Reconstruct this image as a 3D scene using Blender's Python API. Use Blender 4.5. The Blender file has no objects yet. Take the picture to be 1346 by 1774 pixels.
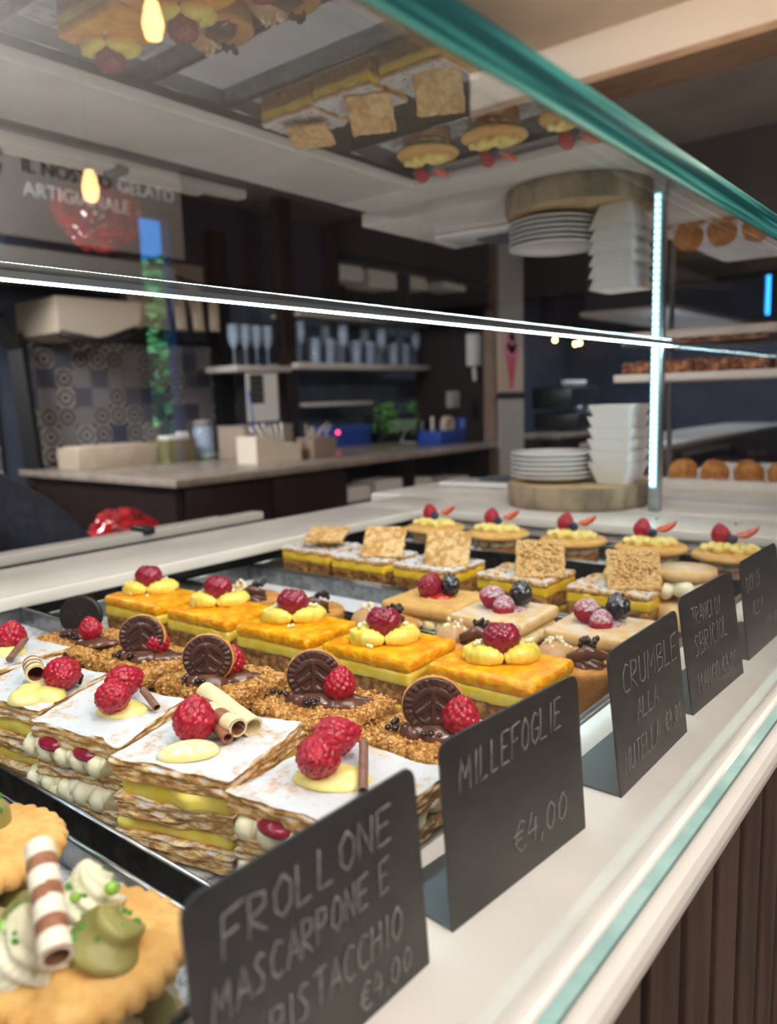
import bpy, bmesh, math, random
from mathutils import Vector, Matrix, noise
random.seed(7)
PI = math.pi
S = bpy.context.scene
COL = S.collection

# ------------------------------------------------------------ camera, world, lights, exposure
cam = bpy.data.cameras.new('camera'); camo = bpy.data.objects.new('camera', cam); COL.objects.link(camo)
cam.sensor_fit = 'HORIZONTAL'; cam.sensor_width = 36.0; cam.lens = 36.0 * 1348.86 / 1346.0
cam.clip_start = 0.01; cam.clip_end = 100
Rm = Matrix(((0.77928295, -0.06698046, 0.62308242), (0.62599487, 0.12941788, -0.76901329), (-0.02912915, 0.98932534, 0.14278257)))
camo.matrix_world = Matrix.Translation((0, 0, 0.22)) @ Rm.to_4x4()
cam.dof.use_dof = True; cam.dof.focus_distance = 0.52; cam.dof.aperture_fstop = 9.0
S.camera = camo
S.view_settings.view_transform = 'Standard'; S.view_settings.look = 'None'
S.view_settings.exposure = 0.0; S.view_settings.gamma = 1.0; S.view_settings.use_curve_mapping = False

w = bpy.data.worlds.new('world'); S.world = w; w.use_nodes = True
w.node_tree.nodes['Background'].inputs[0].default_value = (0.03, 0.33, 1.0, 1)   # daylight sky outside the windows
w.node_tree.nodes['Background'].inputs[1].default_value = 9.0

def light(name, kind, loc, energy, color, size=1, size_y=None, target=None, **k):
    l = bpy.data.lights.new(name, kind); l.energy = energy; l.color = color
    if kind == 'AREA':
        l.size = size
        if size_y: l.shape = 'RECTANGLE'; l.size_y = size_y
    elif kind != 'SUN': l.shadow_soft_size = size
    for a, b in k.items(): setattr(l, a, b)
    o = bpy.data.objects.new(name, l); COL.objects.link(o); o.location = loc
    if target is not None:
        o.rotation_euler = (Vector(target) - Vector(loc)).to_track_quat('-Z', 'Y').to_euler()
    return o
WARM = (1.0, 0.83, 0.66); NEUT = (1.0, 0.93, 0.85)
light('sun', 'SUN', (0, 0, 5), 60, (1, 0.95, 0.85), target=(1.2, 0.6, 3.2))
light('ceiling_light_case', 'AREA', (-0.10, 0.45, 1.40), 27, (1.0, .96, .92), 0.9, 1.3, target=(-0.40, 0.55, 0))
light('fill_light_front', 'AREA', (1.0, 0.15, 1.40), 42, (1.0, .94, .88), 0.8, 0.8, target=(-.2, .3, 0))  # added fill out of view, lifts the customer side and counter front
light('fill_light_near', 'AREA', (-0.35, -0.85, 1.30), 11, (1.0, .97, .94), 0.6, 0.6, target=(-0.4, .3, 0))  # extra fill added to brighten the near sides of the pastries
light('fill_light_back', 'AREA', (-3.3, 0.7, 1.50), 125, (.96, .97, 1), 0.8, 0.8, target=(-3.7, 3.2, -0.3))  # unseen fill added beyond the left of frame for worktop and tiles
light('fill_light_rear', 'AREA', (-2.2, 7.4, 1.56), 70, (.75, .86, 1), 1.5, 1.5, target=(-2.2, 7.5, -1))  # fill added behind the bulkhead to lift the dark rear room
light('fill_light_far', 'AREA', (0.30, 3.35, 1.56), 45, WARM, 0.6, 0.6, target=(-1.2, 3.9, -0.2))  # unseen lamp added to brighten the far end
light('ceiling_spot', 'SPOT', (-0.75, 1.85, 0.98), 22, WARM, 0.03, target=(-0.72, 2.3, 1.5), spot_size=2.0, spot_blend=0.9)
LED_STRENGTH = 75

# ------------------------------------------------------------ materials
def hx(h):
    h = h.lstrip('#'); c = [int(h[i:i+2], 16) / 255 for i in (0, 2, 4)]
    return tuple((x / 12.92 if x < .04045 else ((x + .055) / 1.055) ** 2.4) for x in c) + (1,)
MATS = {}
def mk(name, c1, c2=None, scale=60, rough=.6, bump=0, bs=None, metal=0, coat=0, sss=0, sssc=None, stretch=None,
       powder=None, lo=.42, hi=.6, emit=0, ior=1.45, detail=4, c3=None, spec=.5):
    if name in MATS: return MATS[name]
    m = bpy.data.materials.new(name); m.use_nodes = True; MATS[name] = m
    nt = m.node_tree; N = nt.nodes; L = nt.links; b = N['Principled BSDF']
    b.inputs['Roughness'].default_value = rough; b.inputs['Metallic'].default_value = metal
    b.inputs['Coat Weight'].default_value = coat; b.inputs['Coat Roughness'].default_value = .08
    b.inputs['IOR'].default_value = ior; b.inputs['Specular IOR Level'].default_value = spec
    if sss:
        b.inputs['Subsurface Weight'].default_value = sss; b.inputs['Subsurface Radius'].default_value = sssc or (1, .5, .25)
        b.inputs['Subsurface Scale'].default_value = .004
    c1 = hx(c1) if isinstance(c1, str) else c1
    tc = N.new('ShaderNodeTexCoord'); vec = tc.outputs['Object']
    if stretch:
        mp = N.new('ShaderNodeMapping'); mp.inputs['Scale'].default_value = stretch
        L.new(vec, mp.inputs[0]); vec = mp.outputs[0]
    out = None
    if c2:
        n = N.new('ShaderNodeTexNoise'); n.inputs['Scale'].default_value = scale; n.inputs['Detail'].default_value = detail
        n.inputs['Roughness'].default_value = .6
        L.new(vec, n.inputs['Vector'])
        r = N.new('ShaderNodeValToRGB'); r.color_ramp.elements[0].position = lo; r.color_ramp.elements[1].position = hi
        r.color_ramp.elements[0].color = c1; r.color_ramp.elements[1].color = hx(c2)
        if c3:
            e = r.color_ramp.elements.new((lo + hi) / 2); e.color = hx(c3)
        L.new(n.outputs[0], r.inputs[0]); out = r.outputs[0]
    if powder:                      # icing sugar that lies on the upward faces
        thr, psc, lo_, hi_ = powder
        g = N.new('ShaderNodeNewGeometry'); sx = N.new('ShaderNodeSeparateXYZ'); L.new(g.outputs['Normal'], sx.inputs[0])
        mr = N.new('ShaderNodeMapRange'); mr.inputs[1].default_value = thr; mr.inputs[2].default_value = min(thr + .35, 1.0)
        L.new(sx.outputs[2], mr.inputs[0])
        n2 = N.new('ShaderNodeTexNoise'); n2.inputs['Scale'].default_value = psc; n2.inputs['Detail'].default_value = 6
        n2.inputs['Roughness'].default_value = .7
        L.new(tc.outputs['Object'], n2.inputs['Vector'])
        mr2 = N.new('ShaderNodeMapRange'); mr2.inputs[1].default_value = lo_; mr2.inputs[2].default_value = hi_
        L.new(n2.outputs[0], mr2.inputs[0])
        mu = N.new('ShaderNodeMath'); mu.operation = 'MULTIPLY'; L.new(mr.outputs[0], mu.inputs[0]); L.new(mr2.outputs[0], mu.inputs[1])
        mx = N.new('ShaderNodeMix'); mx.data_type = 'RGBA'; L.new(mu.outputs[0], mx.inputs[0])
        if out: L.new(out, mx.inputs[6])
        else: mx.inputs[6].default_value = c1
        mx.inputs[7].default_value = (.64, .65, .68, 1); out = mx.outputs[2]
        mt = N.new('ShaderNodeMath'); mt.operation = 'MULTIPLY_ADD'; mt.inputs[1].default_value = .9 - rough; mt.inputs[2].default_value = rough
        L.new(mu.outputs[0], mt.inputs[0]); L.new(mt.outputs[0], b.inputs['Roughness'])
        if metal:
            mm = N.new('ShaderNodeMath'); mm.operation = 'MULTIPLY_ADD'; mm.inputs[1].default_value = -metal; mm.inputs[2].default_value = metal
            L.new(mu.outputs[0], mm.inputs[0]); L.new(mm.outputs[0], b.inputs['Metallic'])
    if out: L.new(out, b.inputs['Base Color'])
    else: b.inputs['Base Color'].default_value = c1
    if bump:
        n3 = N.new('ShaderNodeTexNoise'); n3.inputs['Scale'].default_value = bs or scale; n3.inputs['Detail'].default_value = 5
        L.new(vec, n3.inputs['Vector'])
        bp = N.new('ShaderNodeBump'); bp.inputs['Strength'].default_value = bump; bp.inputs['Distance'].default_value = .002
        L.new(n3.outputs[0], bp.inputs['Height']); L.new(bp.outputs[0], b.inputs['Normal'])
    if emit:
        b.inputs['Emission Color'].default_value = c1; b.inputs['Emission Strength'].default_value = emit
    return m

def pane_mat(name, tint=(1, 1, 1, 1), wave=0, ior=1.5, both=True):
    m = bpy.data.materials.new(name); m.use_nodes = True; nt = m.node_tree; N = nt.nodes; L = nt.links
    N.remove(N['Principled BSDF'])
    g = N.new('ShaderNodeNewGeometry'); mx = N.new('ShaderNodeMix'); mx.data_type = 'FLOAT'
    L.new(g.outputs['Backfacing'], mx.inputs[0]); mx.inputs[2].default_value = ior; mx.inputs[3].default_value = 1 / ior
    f0 = N.new('ShaderNodeFresnel'); L.new(mx.outputs[0], f0.inputs[0])
    # a plate reflects at both of its faces: 2F / (1 + F), and both images all but coincide
    a1 = N.new('ShaderNodeMath'); a1.operation = 'ADD'; a1.inputs[1].default_value = 1; L.new(f0.outputs[0], a1.inputs[0])
    a2 = N.new('ShaderNodeMath'); a2.operation = 'MULTIPLY'; a2.inputs[1].default_value = 2 if both else 0; L.new(f0.outputs[0], a2.inputs[0])
    f = N.new('ShaderNodeMath'); f.operation = 'DIVIDE'; L.new(a2.outputs[0], f.inputs[0]); L.new(a1.outputs[0], f.inputs[1])
    t = N.new('ShaderNodeBsdfTransparent'); t.inputs[0].default_value = tint
    gl = N.new('ShaderNodeBsdfGlossy'); gl.inputs['Roughness'].default_value = 0.0
    if wave:
        tc = N.new('ShaderNodeTexCoord'); n = N.new('ShaderNodeTexNoise'); n.inputs['Scale'].default_value = 9
        L.new(tc.outputs['Object'], n.inputs['Vector'])
        bp = N.new('ShaderNodeBump'); bp.inputs['Strength'].default_value = wave; bp.inputs['Distance'].default_value = .002
        L.new(n.outputs[0], bp.inputs['Height']); L.new(bp.outputs[0], gl.inputs['Normal'])
    ms = N.new('ShaderNodeMixShader'); L.new(f.outputs[0], ms.inputs[0]); L.new(t.outputs[0], ms.inputs[1]); L.new(gl.outputs[0], ms.inputs[2])
    L.new(ms.outputs[0], N['Material Output'].inputs[0])
    return m

steel = mk('brushed_steel', '#9a9c9e', '#77797b', 25, rough=.28, metal=1, stretch=(3, 60, 3))
steel_dark = mk('dark_steel', '#4c4e50', '#3a3c3e', 25, rough=.35, metal=.8)
sugar_steel = mk('sugared_steel', '#8b8c8c', '#6d6e6e', 25, rough=.3, metal=.9, powder=(.6, 70, .36, .52))
sugar_steel_light = mk('thick_sugared_steel', '#8b8c8c', '#6d6e6e', 25, rough=.3, metal=.9, powder=(.6, 50, .10, .30))
black_lin = mk('black_liner', '#101114', rough=.35)
white_ledge = mk('white_solid_surface', '#e8e1d8', '#dfd8cf', 8, rough=.3, coat=.3)
beige_ledge = mk('grey_white_profile', '#b9b3aa', rough=.4)
worktop_m = mk('taupe_worktop', '#978b7f', '#85796e', 12, rough=.25)
dark_wood = mk('dark_cabinet', '#2a1a16', '#1c1210', 12, rough=.45, stretch=(1, 1, 6))
slat_wood = mk('walnut_slat', '#523f36', '#3d2f28', 10, rough=.55, stretch=(4, 4, .6), bump=.1)
black_m = mk('black_paint', '#0c0c0e', rough=.5)
navy_wall = mk('dark_blue_grey_wall', '#3d4454', '#333a48', 3, rough=.8)
cream_wall = mk('cream_plaster', '#c9b8a4', '#c2b19d', 4, rough=.85)
grey_ceiling = mk('grey_ceiling', '#a39d97', '#9a948e', 3, rough=.9)
oak = mk('oak_veneer', '#a5866b', '#8e7058', 9, rough=.55, stretch=(.6, 6, 6))
floor_m = mk('beige_floor_tile', '#8f857a', '#7b7268', 4, rough=.4)
white_ceramic = mk('white_porcelain', '#e4e4e2', rough=.18, coat=.4)
chalkboard = mk('slate_card', '#2b2a2b', '#323130', 30, rough=.42)
chalk = mk('chalk', '#8b8884', '#6f6d6a', 300, rough=.9)
puff = mk('puff_pastry', '#b98549', '#f0d8a8', 170, rough=.65, bump=.7, bs=260, stretch=(.8, .8, 4), c3='#dcb477', sss=.1, powder=(.2, 120, .5, .62))
puff_sugar = mk('sugared_puff_pastry', '#c08a4c', '#e6c691', 160, rough=.65, bump=.5, bs=300, stretch=(1, 1, 2), powder=(.45, 75, .31, .47), c3='#d3a566')
cream_w = mk('whipped_cream', '#efe6c4', '#f6efd6', 60, rough=.4, sss=.25)
custard = mk('custard_cream', '#efdb7c', '#f3e298', 60, rough=.3, sss=.25, coat=.2)
custard_y = mk('lemon_custard', '#efd44a', '#f7e474', 60, rough=.28, sss=.25, coat=.3)
rasp_m = mk('raspberry_red', '#9a0c28', '#bd1632', 300, rough=.30, sss=.1, sssc=(1, .15, .1), coat=.25, bump=.1, bs=900)
rasp_dark = mk('raspberry_dark', '#7c0a2a', '#a0143a', 300, rough=.28, sss=.2, sssc=(1, .15, .15), coat=.4)
rasp_sugar = mk('sugared_raspberry', '#8c0c30', '#ab1740', 300, rough=.4, sss=.15, powder=(.1, 500, .42, .6))
blackberry_m = mk('blackberry_black', '#14141f', '#23202f', 200, rough=.25, coat=.5, powder=(.3, 500, .52, .66))
blueberry_m = mk('blueberry_blue', '#1d2238', '#3a4260', 200, rough=.5)
strawb_m = mk('strawberry_red', '#d6281c', '#e8452c', 200, rough=.3, coat=.4, sss=.1)
strawb_in = mk('strawberry_flesh', '#d8503c', '#ee9a80', 200, rough=.4, sss=.1)
choc = mk('dark_chocolate', '#3c211a', '#4a2a20', 80, rough=.3, coat=.35)
choc_milk = mk('chocolate_cream', '#5b382c', '#6e4636', 60, rough=.25, coat=.5)
choc_disc = mk('embossed_chocolate', '#42231f', '#52302a', 80, rough=.35, coat=.2)
black_cookie = mk('black_cocoa_biscuit', '#17110f', '#221a17', 200, rough=.45, bump=.2, bs=900)
biscuit = mk('golden_biscuit', '#d6a158', '#e2b46c', 90, rough=.7, bump=.25, bs=600, sss=.05)
biscuit_dark = mk('baked_biscuit', '#c08240', '#d79c55', 90, rough=.7, bump=.25, bs=600)
biscuit_sugar = mk('sugared_biscuit', '#dcb375', '#e8c78f', 90, rough=.7, bump=.2, bs=600, powder=(.6, 45, .40, .75))
crumb = mk('golden_crumble', '#a3682c', '#e0b06b', 330, rough=.75, bump=.9, bs=500, c3='#c48a45', powder=(.6, 90, .62, .8))
crumb_pale = mk('pale_crumble', '#bf9155', '#e6c690', 330, rough=.75, bump=.8, bs=500, c3='#d6ac6c', powder=(.6, 80, .55, .8))
sponge = mk('brown_apple_filling', '#7a4c22', '#b98547', 160, rough=.6, bump=.9, bs=300, c3='#9a6833', coat=.2)
yellow_base = mk('yellow_sponge', '#cba033', '#e8cc58', 120, rough=.6, bump=.4, bs=300)
choc_layer = mk('chocolate_filling', '#3a241d', '#5b3c30', 120, rough=.35, bump=.5, bs=250, coat=.2)
mango_jelly = mk('mango_jelly', '#f39a00', '#ffbe1e', 90, rough=.22, bump=.9, bs=210, coat=.25, sss=.35, sssc=(1, .6, .1))
custard_slab = mk('pale_custard_slab', '#f0c83a', '#f8dc68', 60, rough=.4, sss=.2)
pearl_w = mk('white_chocolate_pearl', '#efe3bd', rough=.3, coat=.3, sss=.1)
pearl_d = mk('dark_chocolate_pearl', '#231312', rough=.22, coat=.5)
wafer_w = mk('pale_wafer', '#ecdcb4', '#e2cd9c', 200, rough=.55, stretch=(1, 1, 8), bump=.2, bs=400)
wafer_b = mk('brown_wafer', '#8f5a40', '#a06a4e', 200, rough=.5)
pist = mk('pistachio_cream', '#8e8748', '#a09858', 40, rough=.45, sss=.15, coat=.08, bump=.2, bs=300)
pist_nib = mk('pistachio_nib', '#2f7a2c', '#5fa83c', 200, rough=.5)
banana_m = mk('apple_chunk', '#e7cf96', '#f1e0b2', 120, rough=.45, sss=.15)
jam = mk('red_jam', '#a51c22', '#c43428', 120, rough=.15, coat=.7)
log_bark = mk('pale_bark', '#9a8870', '#6f6250', 18, rough=.85, bump=.9, bs=60, stretch=(1, 1, .35), c3='#85755f')
log_top = mk('cut_log_face', '#b79c72', '#a08560', 30, rough=.7)
alu = mk('anodised_aluminium', '#a8acb0', rough=.3, metal=.9)
led_m = mk('led_white', (.62, .95, 1.0, 1), rough=.5, emit=LED_STRENGTH)
red_bag_m = mk('shiny_red_film', '#b3121e', '#7d0b16', 18, rough=.15, coat=.9, bump=1.0, bs=40)
blue_m = mk('blue_plastic', '#1d3f8f', rough=.4)
green_m = mk('green_leaf', '#3f7a2a', '#67a040', 60, rough=.5)
tree_m = mk('tree_leaf', '#2f7a3c', '#4fa860', 6, rough=.6)
bark_m = mk('tree_bark', '#5a4636', '#42352a', 20, rough=.9)
cloth_m = mk('black_cotton', '#1e202b', '#272a36', 60, rough=.9, bump=.2, bs=400)
skin_m = mk('skin', '#c08d70', '#b88468', 40, rough=.5, sss=.1)
hair_m = mk('dark_hair', '#1f1510', rough=.6)
paper_m = mk('white_paper', '#d9d6cf', rough=.7)
grey_plastic = mk('grey_plastic', '#8f8a83', rough=.5)
cream_box = mk('cream_card', '#b8a995', '#ac9d88', 10, rough=.7)
olive_box = mk('olive_card', '#6f6544', rough=.7)
bulb_m = mk('warm_bulb', (1.0, .55, .2, 1), emit=30)
spot_m = mk('spot_lens', (1.0, .9, .75, 1), emit=6)
red_led = mk('red_led', (1.0, .05, .12, 1), emit=6)
screen_m = mk('blue_led', (.2, .45, 1.0, 1), emit=2)
pink_m = mk('pink_print', '#de8096', '#cc667e', 12, rough=.6)
red_print = mk('red_print', '#cf4a5c', rough=.6)
pane = pane_mat('clear_glass')
shelf_glass = pane_mat('shelf_glass', (.95, .985, .97, 1), wave=.02, ior=1.55)
led_dot = mk('led_dot', (.5, .95, 1.0, 1), emit=14)
pane_clear = pane_mat('clear_glass_outer_face', both=False)
cup_glass = mk('drinking_glass', (.55, .68, .85, 1), rough=.06)  # bluish base colour stands in for sky reflections on the glasses
cup_glass.node_tree.nodes['Principled BSDF'].inputs['Alpha'].default_value = .30
edge_m = mk('green_glass_edge', '#0b4448', '#93c9bd', 3.2, rough=.28, stretch=(1, 1.1, 60), lo=.40, hi=.62, coat=.15, detail=2, c3='#418f86')  # green of the glass; its pale and dark streaks paint internal refraction

def tile_mat():
    m = bpy.data.materials.new('patterned_tiles'); m.use_nodes = True; nt = m.node_tree; N = nt.nodes; L = nt.links; b = N['Principled BSDF']
    tc = N.new('ShaderNodeTexCoord'); sp = N.new('ShaderNodeSeparateXYZ'); L.new(tc.outputs['Object'], sp.inputs[0])
    def math_(op, a, bb=None, c=None):
        n = N.new('ShaderNodeMath'); n.operation = op
        for i, v in enumerate((a, bb, c)):
            if v is None: continue
            if isinstance(v, (int, float)): n.inputs[i].default_value = v
            else: L.new(v, n.inputs[i])
        return n.outputs[0]
    s = 1 / .115
    y = math_('MULTIPLY', sp.outputs[1], s); z = math_('MULTIPLY', sp.outputs[2], s)
    fy = math_('FLOOR', y); fz = math_('FLOOR', z)
    cb = N.new('ShaderNodeCombineXYZ'); L.new(fy, cb.inputs[0]); L.new(fz, cb.inputs[1])
    wn = N.new('ShaderNodeTexWhiteNoise'); wn.noise_dimensions = '3D'; L.new(cb.outputs[0], wn.inputs[0])
    uy = math_('SUBTRACT', math_('FRACT', y), .5); uz = math_('SUBTRACT', math_('FRACT', z), .5)
    r = math_('SQRT', math_('ADD', math_('MULTIPLY', uy, uy), math_('MULTIPLY', uz, uz)))
    ring = math_('SINE', math_('MULTIPLY', r, 22)); ring = math_('GREATER_THAN', ring, .1)
    pat = math_('MULTIPLY', ring, math_('GREATER_THAN', wn.outputs[0], .55))
    ramp = N.new('ShaderNodeValToRGB'); ramp.color_ramp.interpolation = 'CONSTANT'
    ramp.color_ramp.elements[0].color = hx('#5c5c66'); ramp.color_ramp.elements[1].position = .75; ramp.color_ramp.elements[1].color = hx('#a8a29a')
    for p, c in ((.2, '#7d7a7c'), (.4, '#45485a'), (.55, '#8d877f')):
        e = ramp.color_ramp.elements.new(p); e.color = hx(c)
    L.new(wn.outputs[0], ramp.inputs[0])
    mx = N.new('ShaderNodeMix'); mx.data_type = 'RGBA'; L.new(pat, mx.inputs[0]); L.new(ramp.outputs[0], mx.inputs[6]); mx.inputs[7].default_value = hx('#343746')
    edge = math_('GREATER_THAN', math_('MAXIMUM', math_('ABSOLUTE', uy), math_('ABSOLUTE', uz)), .485)
    m2 = N.new('ShaderNodeMix'); m2.data_type = 'RGBA'; L.new(edge, m2.inputs[0]); L.new(mx.outputs[2], m2.inputs[6]); m2.inputs[7].default_value = hx('#6a675f')
    L.new(m2.outputs[2], b.inputs['Base Color']); b.inputs['Roughness'].default_value = .3
    return m
tiles = tile_mat()

# ------------------------------------------------------------ mesh helpers
def plate_faces(b, face):
    """glass plate: the face in use reflects for the whole plate, the other faces are clear"""
    mb = MB(); v, f = box(*b)
    for i, q in enumerate(f): mb.add((v, [q]), 0 if i == face else 1, False)
    return mb
class MB:
    def __init__(s): s.v = []; s.f = []; s.m = []; s.sm = []
    def add(s, vf, mi=0, smooth=True, M=None):
        vs, fs = vf; o = len(s.v)
        s.v += [tuple(M @ Vector(p)) if M else tuple(p) for p in vs]
        for f in fs: s.f.append(tuple(o + i for i in f)); s.m.append(mi); s.sm.append(smooth)
        return s
def mesh(name, mb, mats):
    me = bpy.data.meshes.new(name); me.from_pydata(mb.v, [], mb.f)
    for m in (mats if isinstance(mats, (list, tuple)) else [mats]): me.materials.append(m)
    me.polygons.foreach_set('material_index', mb.m); me.polygons.foreach_set('use_smooth', mb.sm)
    me.update()
    bm = bmesh.new(); bm.from_mesh(me); bmesh.ops.recalc_face_normals(bm, faces=bm.faces); bm.to_mesh(me); bm.free()
    return me
def obj(name, mb, mats, parent=None, loc=(0, 0, 0), rot=(0, 0, 0), kind=None, label=None, scale=None):
    me = mb if isinstance(mb, bpy.types.Mesh) else mesh(name, mb, mats)
    o = bpy.data.objects.new(name, me); COL.objects.link(o); o.parent = parent; o.location = loc; o.rotation_euler = rot
    if scale: o.scale = scale
    if kind: o['kind'] = kind
    if label: o['label'] = label
    return o
def tag(o, label, cat, group=None):
    o['label'] = label; o['category'] = cat
    if group: o['group'] = group
    return o
def thing(name, label, cat, loc=(0, 0, 0), rz=0, group=None):
    o = bpy.data.objects.new(name, None); COL.objects.link(o); o.location = loc; o.rotation_euler = (0, 0, rz); o.empty_display_size = .02
    return tag(o, label, cat, group)
def struct(name, mb, mats, parent=None):
    return obj(name, mb, mats, parent, kind='structure' if parent is None else None)
def T(x=0, y=0, z=0, rx=0, ry=0, rz=0, s=1):
    sc = Matrix.Diagonal((s, s, s, 1)) if isinstance(s, (int, float)) else Matrix.Diagonal((*s, 1))
    return Matrix.Translation((x, y, z)) @ Matrix.Rotation(rz, 4, 'Z') @ Matrix.Rotation(ry, 4, 'Y') @ Matrix.Rotation(rx, 4, 'X') @ sc
def box(x0, x1, y0, y1, z0, z1):
    v = [(x, y, z) for x in (x0, x1) for y in (y0, y1) for z in (z0, z1)]
    return v, [(0, 1, 3, 2), (4, 6, 7, 5), (0, 4, 5, 1), (2, 3, 7, 6), (0, 2, 6, 4), (1, 5, 7, 3)]
def bbox(x0, x1, y0, y1, z0, z1, b=.002):
    return slab(x1 - x0, y1 - y0, z0, z1, 1, 1, 1, b, None, (x0 + x1) / 2, (y0 + y1) / 2)
def coords(h, n, r):
    inner = h - r; k = [-h, -h + r * .3, -inner] + [-inner + 2 * inner * i / n for i in range(1, n)] + [inner, h - r * .3, h]
    return k
def slab(sx, sy, z0, z1, nx=1, ny=1, nz=1, r=.003, disp=None, cx=0, cy=0):
    """box with rounded edges on a lattice; disp(p, n) -> p moves its surface"""
    hx_, hy, hz = sx / 2, sy / 2, (z1 - z0) / 2; r = min(r, hx_ * .9, hy * .9, hz * .9)
    X, Y, Z = coords(hx_, nx, r), coords(hy, ny, r), coords(hz, nz, r)
    I, J, K = len(X) - 1, len(Y) - 1, len(Z) - 1; idx = {}; vs = []
    def V(i, j, k):
        if (i, j, k) in idx: return idx[(i, j, k)]
        p = Vector((X[i], Y[j], Z[k])); q = Vector((max(-hx_ + r, min(hx_ - r, p.x)), max(-hy + r, min(hy - r, p.y)), max(-hz + r, min(hz - r, p.z))))
        d = p - q; n = d.normalized() if d.length > 1e-9 else Vector((0, 0, 1))
        p = q + n * r if d.length > 1e-9 else p
        p = p + Vector((cx, cy, (z0 + z1) / 2))
        if disp: p = disp(p, n)
        idx[(i, j, k)] = len(vs); vs.append(tuple(p)); return idx[(i, j, k)]
    fs = []
    for i in range(I):
        for j in range(J):
            fs.append((V(i, j, 0), V(i, j + 1, 0), V(i + 1, j + 1, 0), V(i + 1, j, 0))); fs.append((V(i, j, K), V(i + 1, j, K), V(i + 1, j + 1, K), V(i, j + 1, K)))
        for k in range(K):
            fs.append((V(i, 0, k), V(i + 1, 0, k), V(i + 1, 0, k + 1), V(i, 0, k + 1))); fs.append((V(i, J, k), V(i, J, k + 1), V(i + 1, J, k + 1), V(i + 1, J, k)))
    for j in range(J):
        for k in range(K):
            fs.append((V(0, j, k), V(0, j, k + 1), V(0, j + 1, k + 1), V(0, j + 1, k))); fs.append((V(I, j, k), V(I, j + 1, k), V(I, j + 1, k + 1), V(I, j, k + 1)))
    return vs, fs
def tube(path, rad, n=10, cap=True):
    P = [Vector(p) for p in path]; vs = []; fs = []; up = Vector((0, 0, 1))
    R = rad if isinstance(rad, (list, tuple)) else [rad] * len(P); prev = None
    for i, p in enumerate(P):
        t = (P[min(i + 1, len(P) - 1)] - P[max(i - 1, 0)]).normalized()
        if prev is None: a = t.cross(up if abs(t.z) < .9 else Vector((1, 0, 0))).normalized()
        else: a = (prev - t * prev.dot(t)).normalized()
        prev = a; b = t.cross(a)
        for k in range(n):
            an = 2 * PI * k / n; vs.append(tuple(p + (a * math.cos(an) + b * math.sin(an)) * R[i]))
    for i in range(len(P) - 1):
        for k in range(n): fs.append((i * n + k, i * n + (k + 1) % n, (i + 1) * n + (k + 1) % n, (i + 1) * n + k))
    if cap: fs.append(tuple(range(n))[::-1]); fs.append(tuple(range((len(P) - 1) * n, len(P) * n)))
    return vs, fs
def lathe(prof, n=32, fn=None):
    vs = []; fs = []
    for i, (r, z) in enumerate(prof):
        for k in range(n):
            a = 2 * PI * k / n; rr = r
            if fn: rr = fn(r, z, a)
            vs.append((rr * math.cos(a), rr * math.sin(a), z))
    for i in range(len(prof) - 1):
        for k in range(n): fs.append((i * n + k, i * n + (k + 1) % n, (i + 1) * n + (k + 1) % n, (i + 1) * n + k))
    if prof[0][0] > 1e-6: fs.append(tuple(range(n))[::-1])
    if prof[-1][0] > 1e-6: fs.append(tuple(range((len(prof) - 1) * n, len(prof) * n)))
    return vs, fs
ICO = {}
def ico(sub, r=1, sc=(1, 1, 1), fn=None):
    if sub not in ICO:
        bm = bmesh.new(); bmesh.ops.create_icosphere(bm, subdivisions=sub, radius=1)
        bm.verts.ensure_lookup_table(); ICO[sub] = ([v.co.copy() for v in bm.verts], [tuple(v.index for v in f.verts) for f in bm.faces]); bm.free()
    vs, fs = ICO[sub]
    return [tuple((fn(v) if fn else v)[i] * r * sc[i] for i in range(3)) for v in vs], fs
nz3 = lambda p, f, s=0: noise.noise(Vector((p[0] * f + s, p[1] * f + s * 1.7, p[2] * f - s)))
def rough_disp(amp, freq, seed=0, zamp=None):
    def d(p, n): return p + n * (amp * nz3(p, freq, seed) + amp * .5 * nz3(p, freq * 2.3, seed + 5))
    return d
def text_mesh(s, size, extrude=.001, name='lettering', mat=None, align='LEFT'):
    c = bpy.data.curves.new(name, 'FONT'); c.body = s; c.size = size; c.extrude = extrude; c.align_x = align
    o = bpy.data.objects.new('tmp', c); COL.objects.link(o); dg = bpy.context.evaluated_depsgraph_get(); dg.update()
    me = bpy.data.meshes.new_from_object(o.evaluated_get(dg)); me.name = name
    bpy.data.objects.remove(o); me.materials.clear(); me.materials.append(mat); return me
def fib(n):
    g = PI * (3 - math.sqrt(5)); out = []
    for i in range(n):
        z = 1 - 2 * (i + .5) / n; r = math.sqrt(1 - z * z); out.append(Vector((r * math.cos(g * i), r * math.sin(g * i), z)))
    return out

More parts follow.
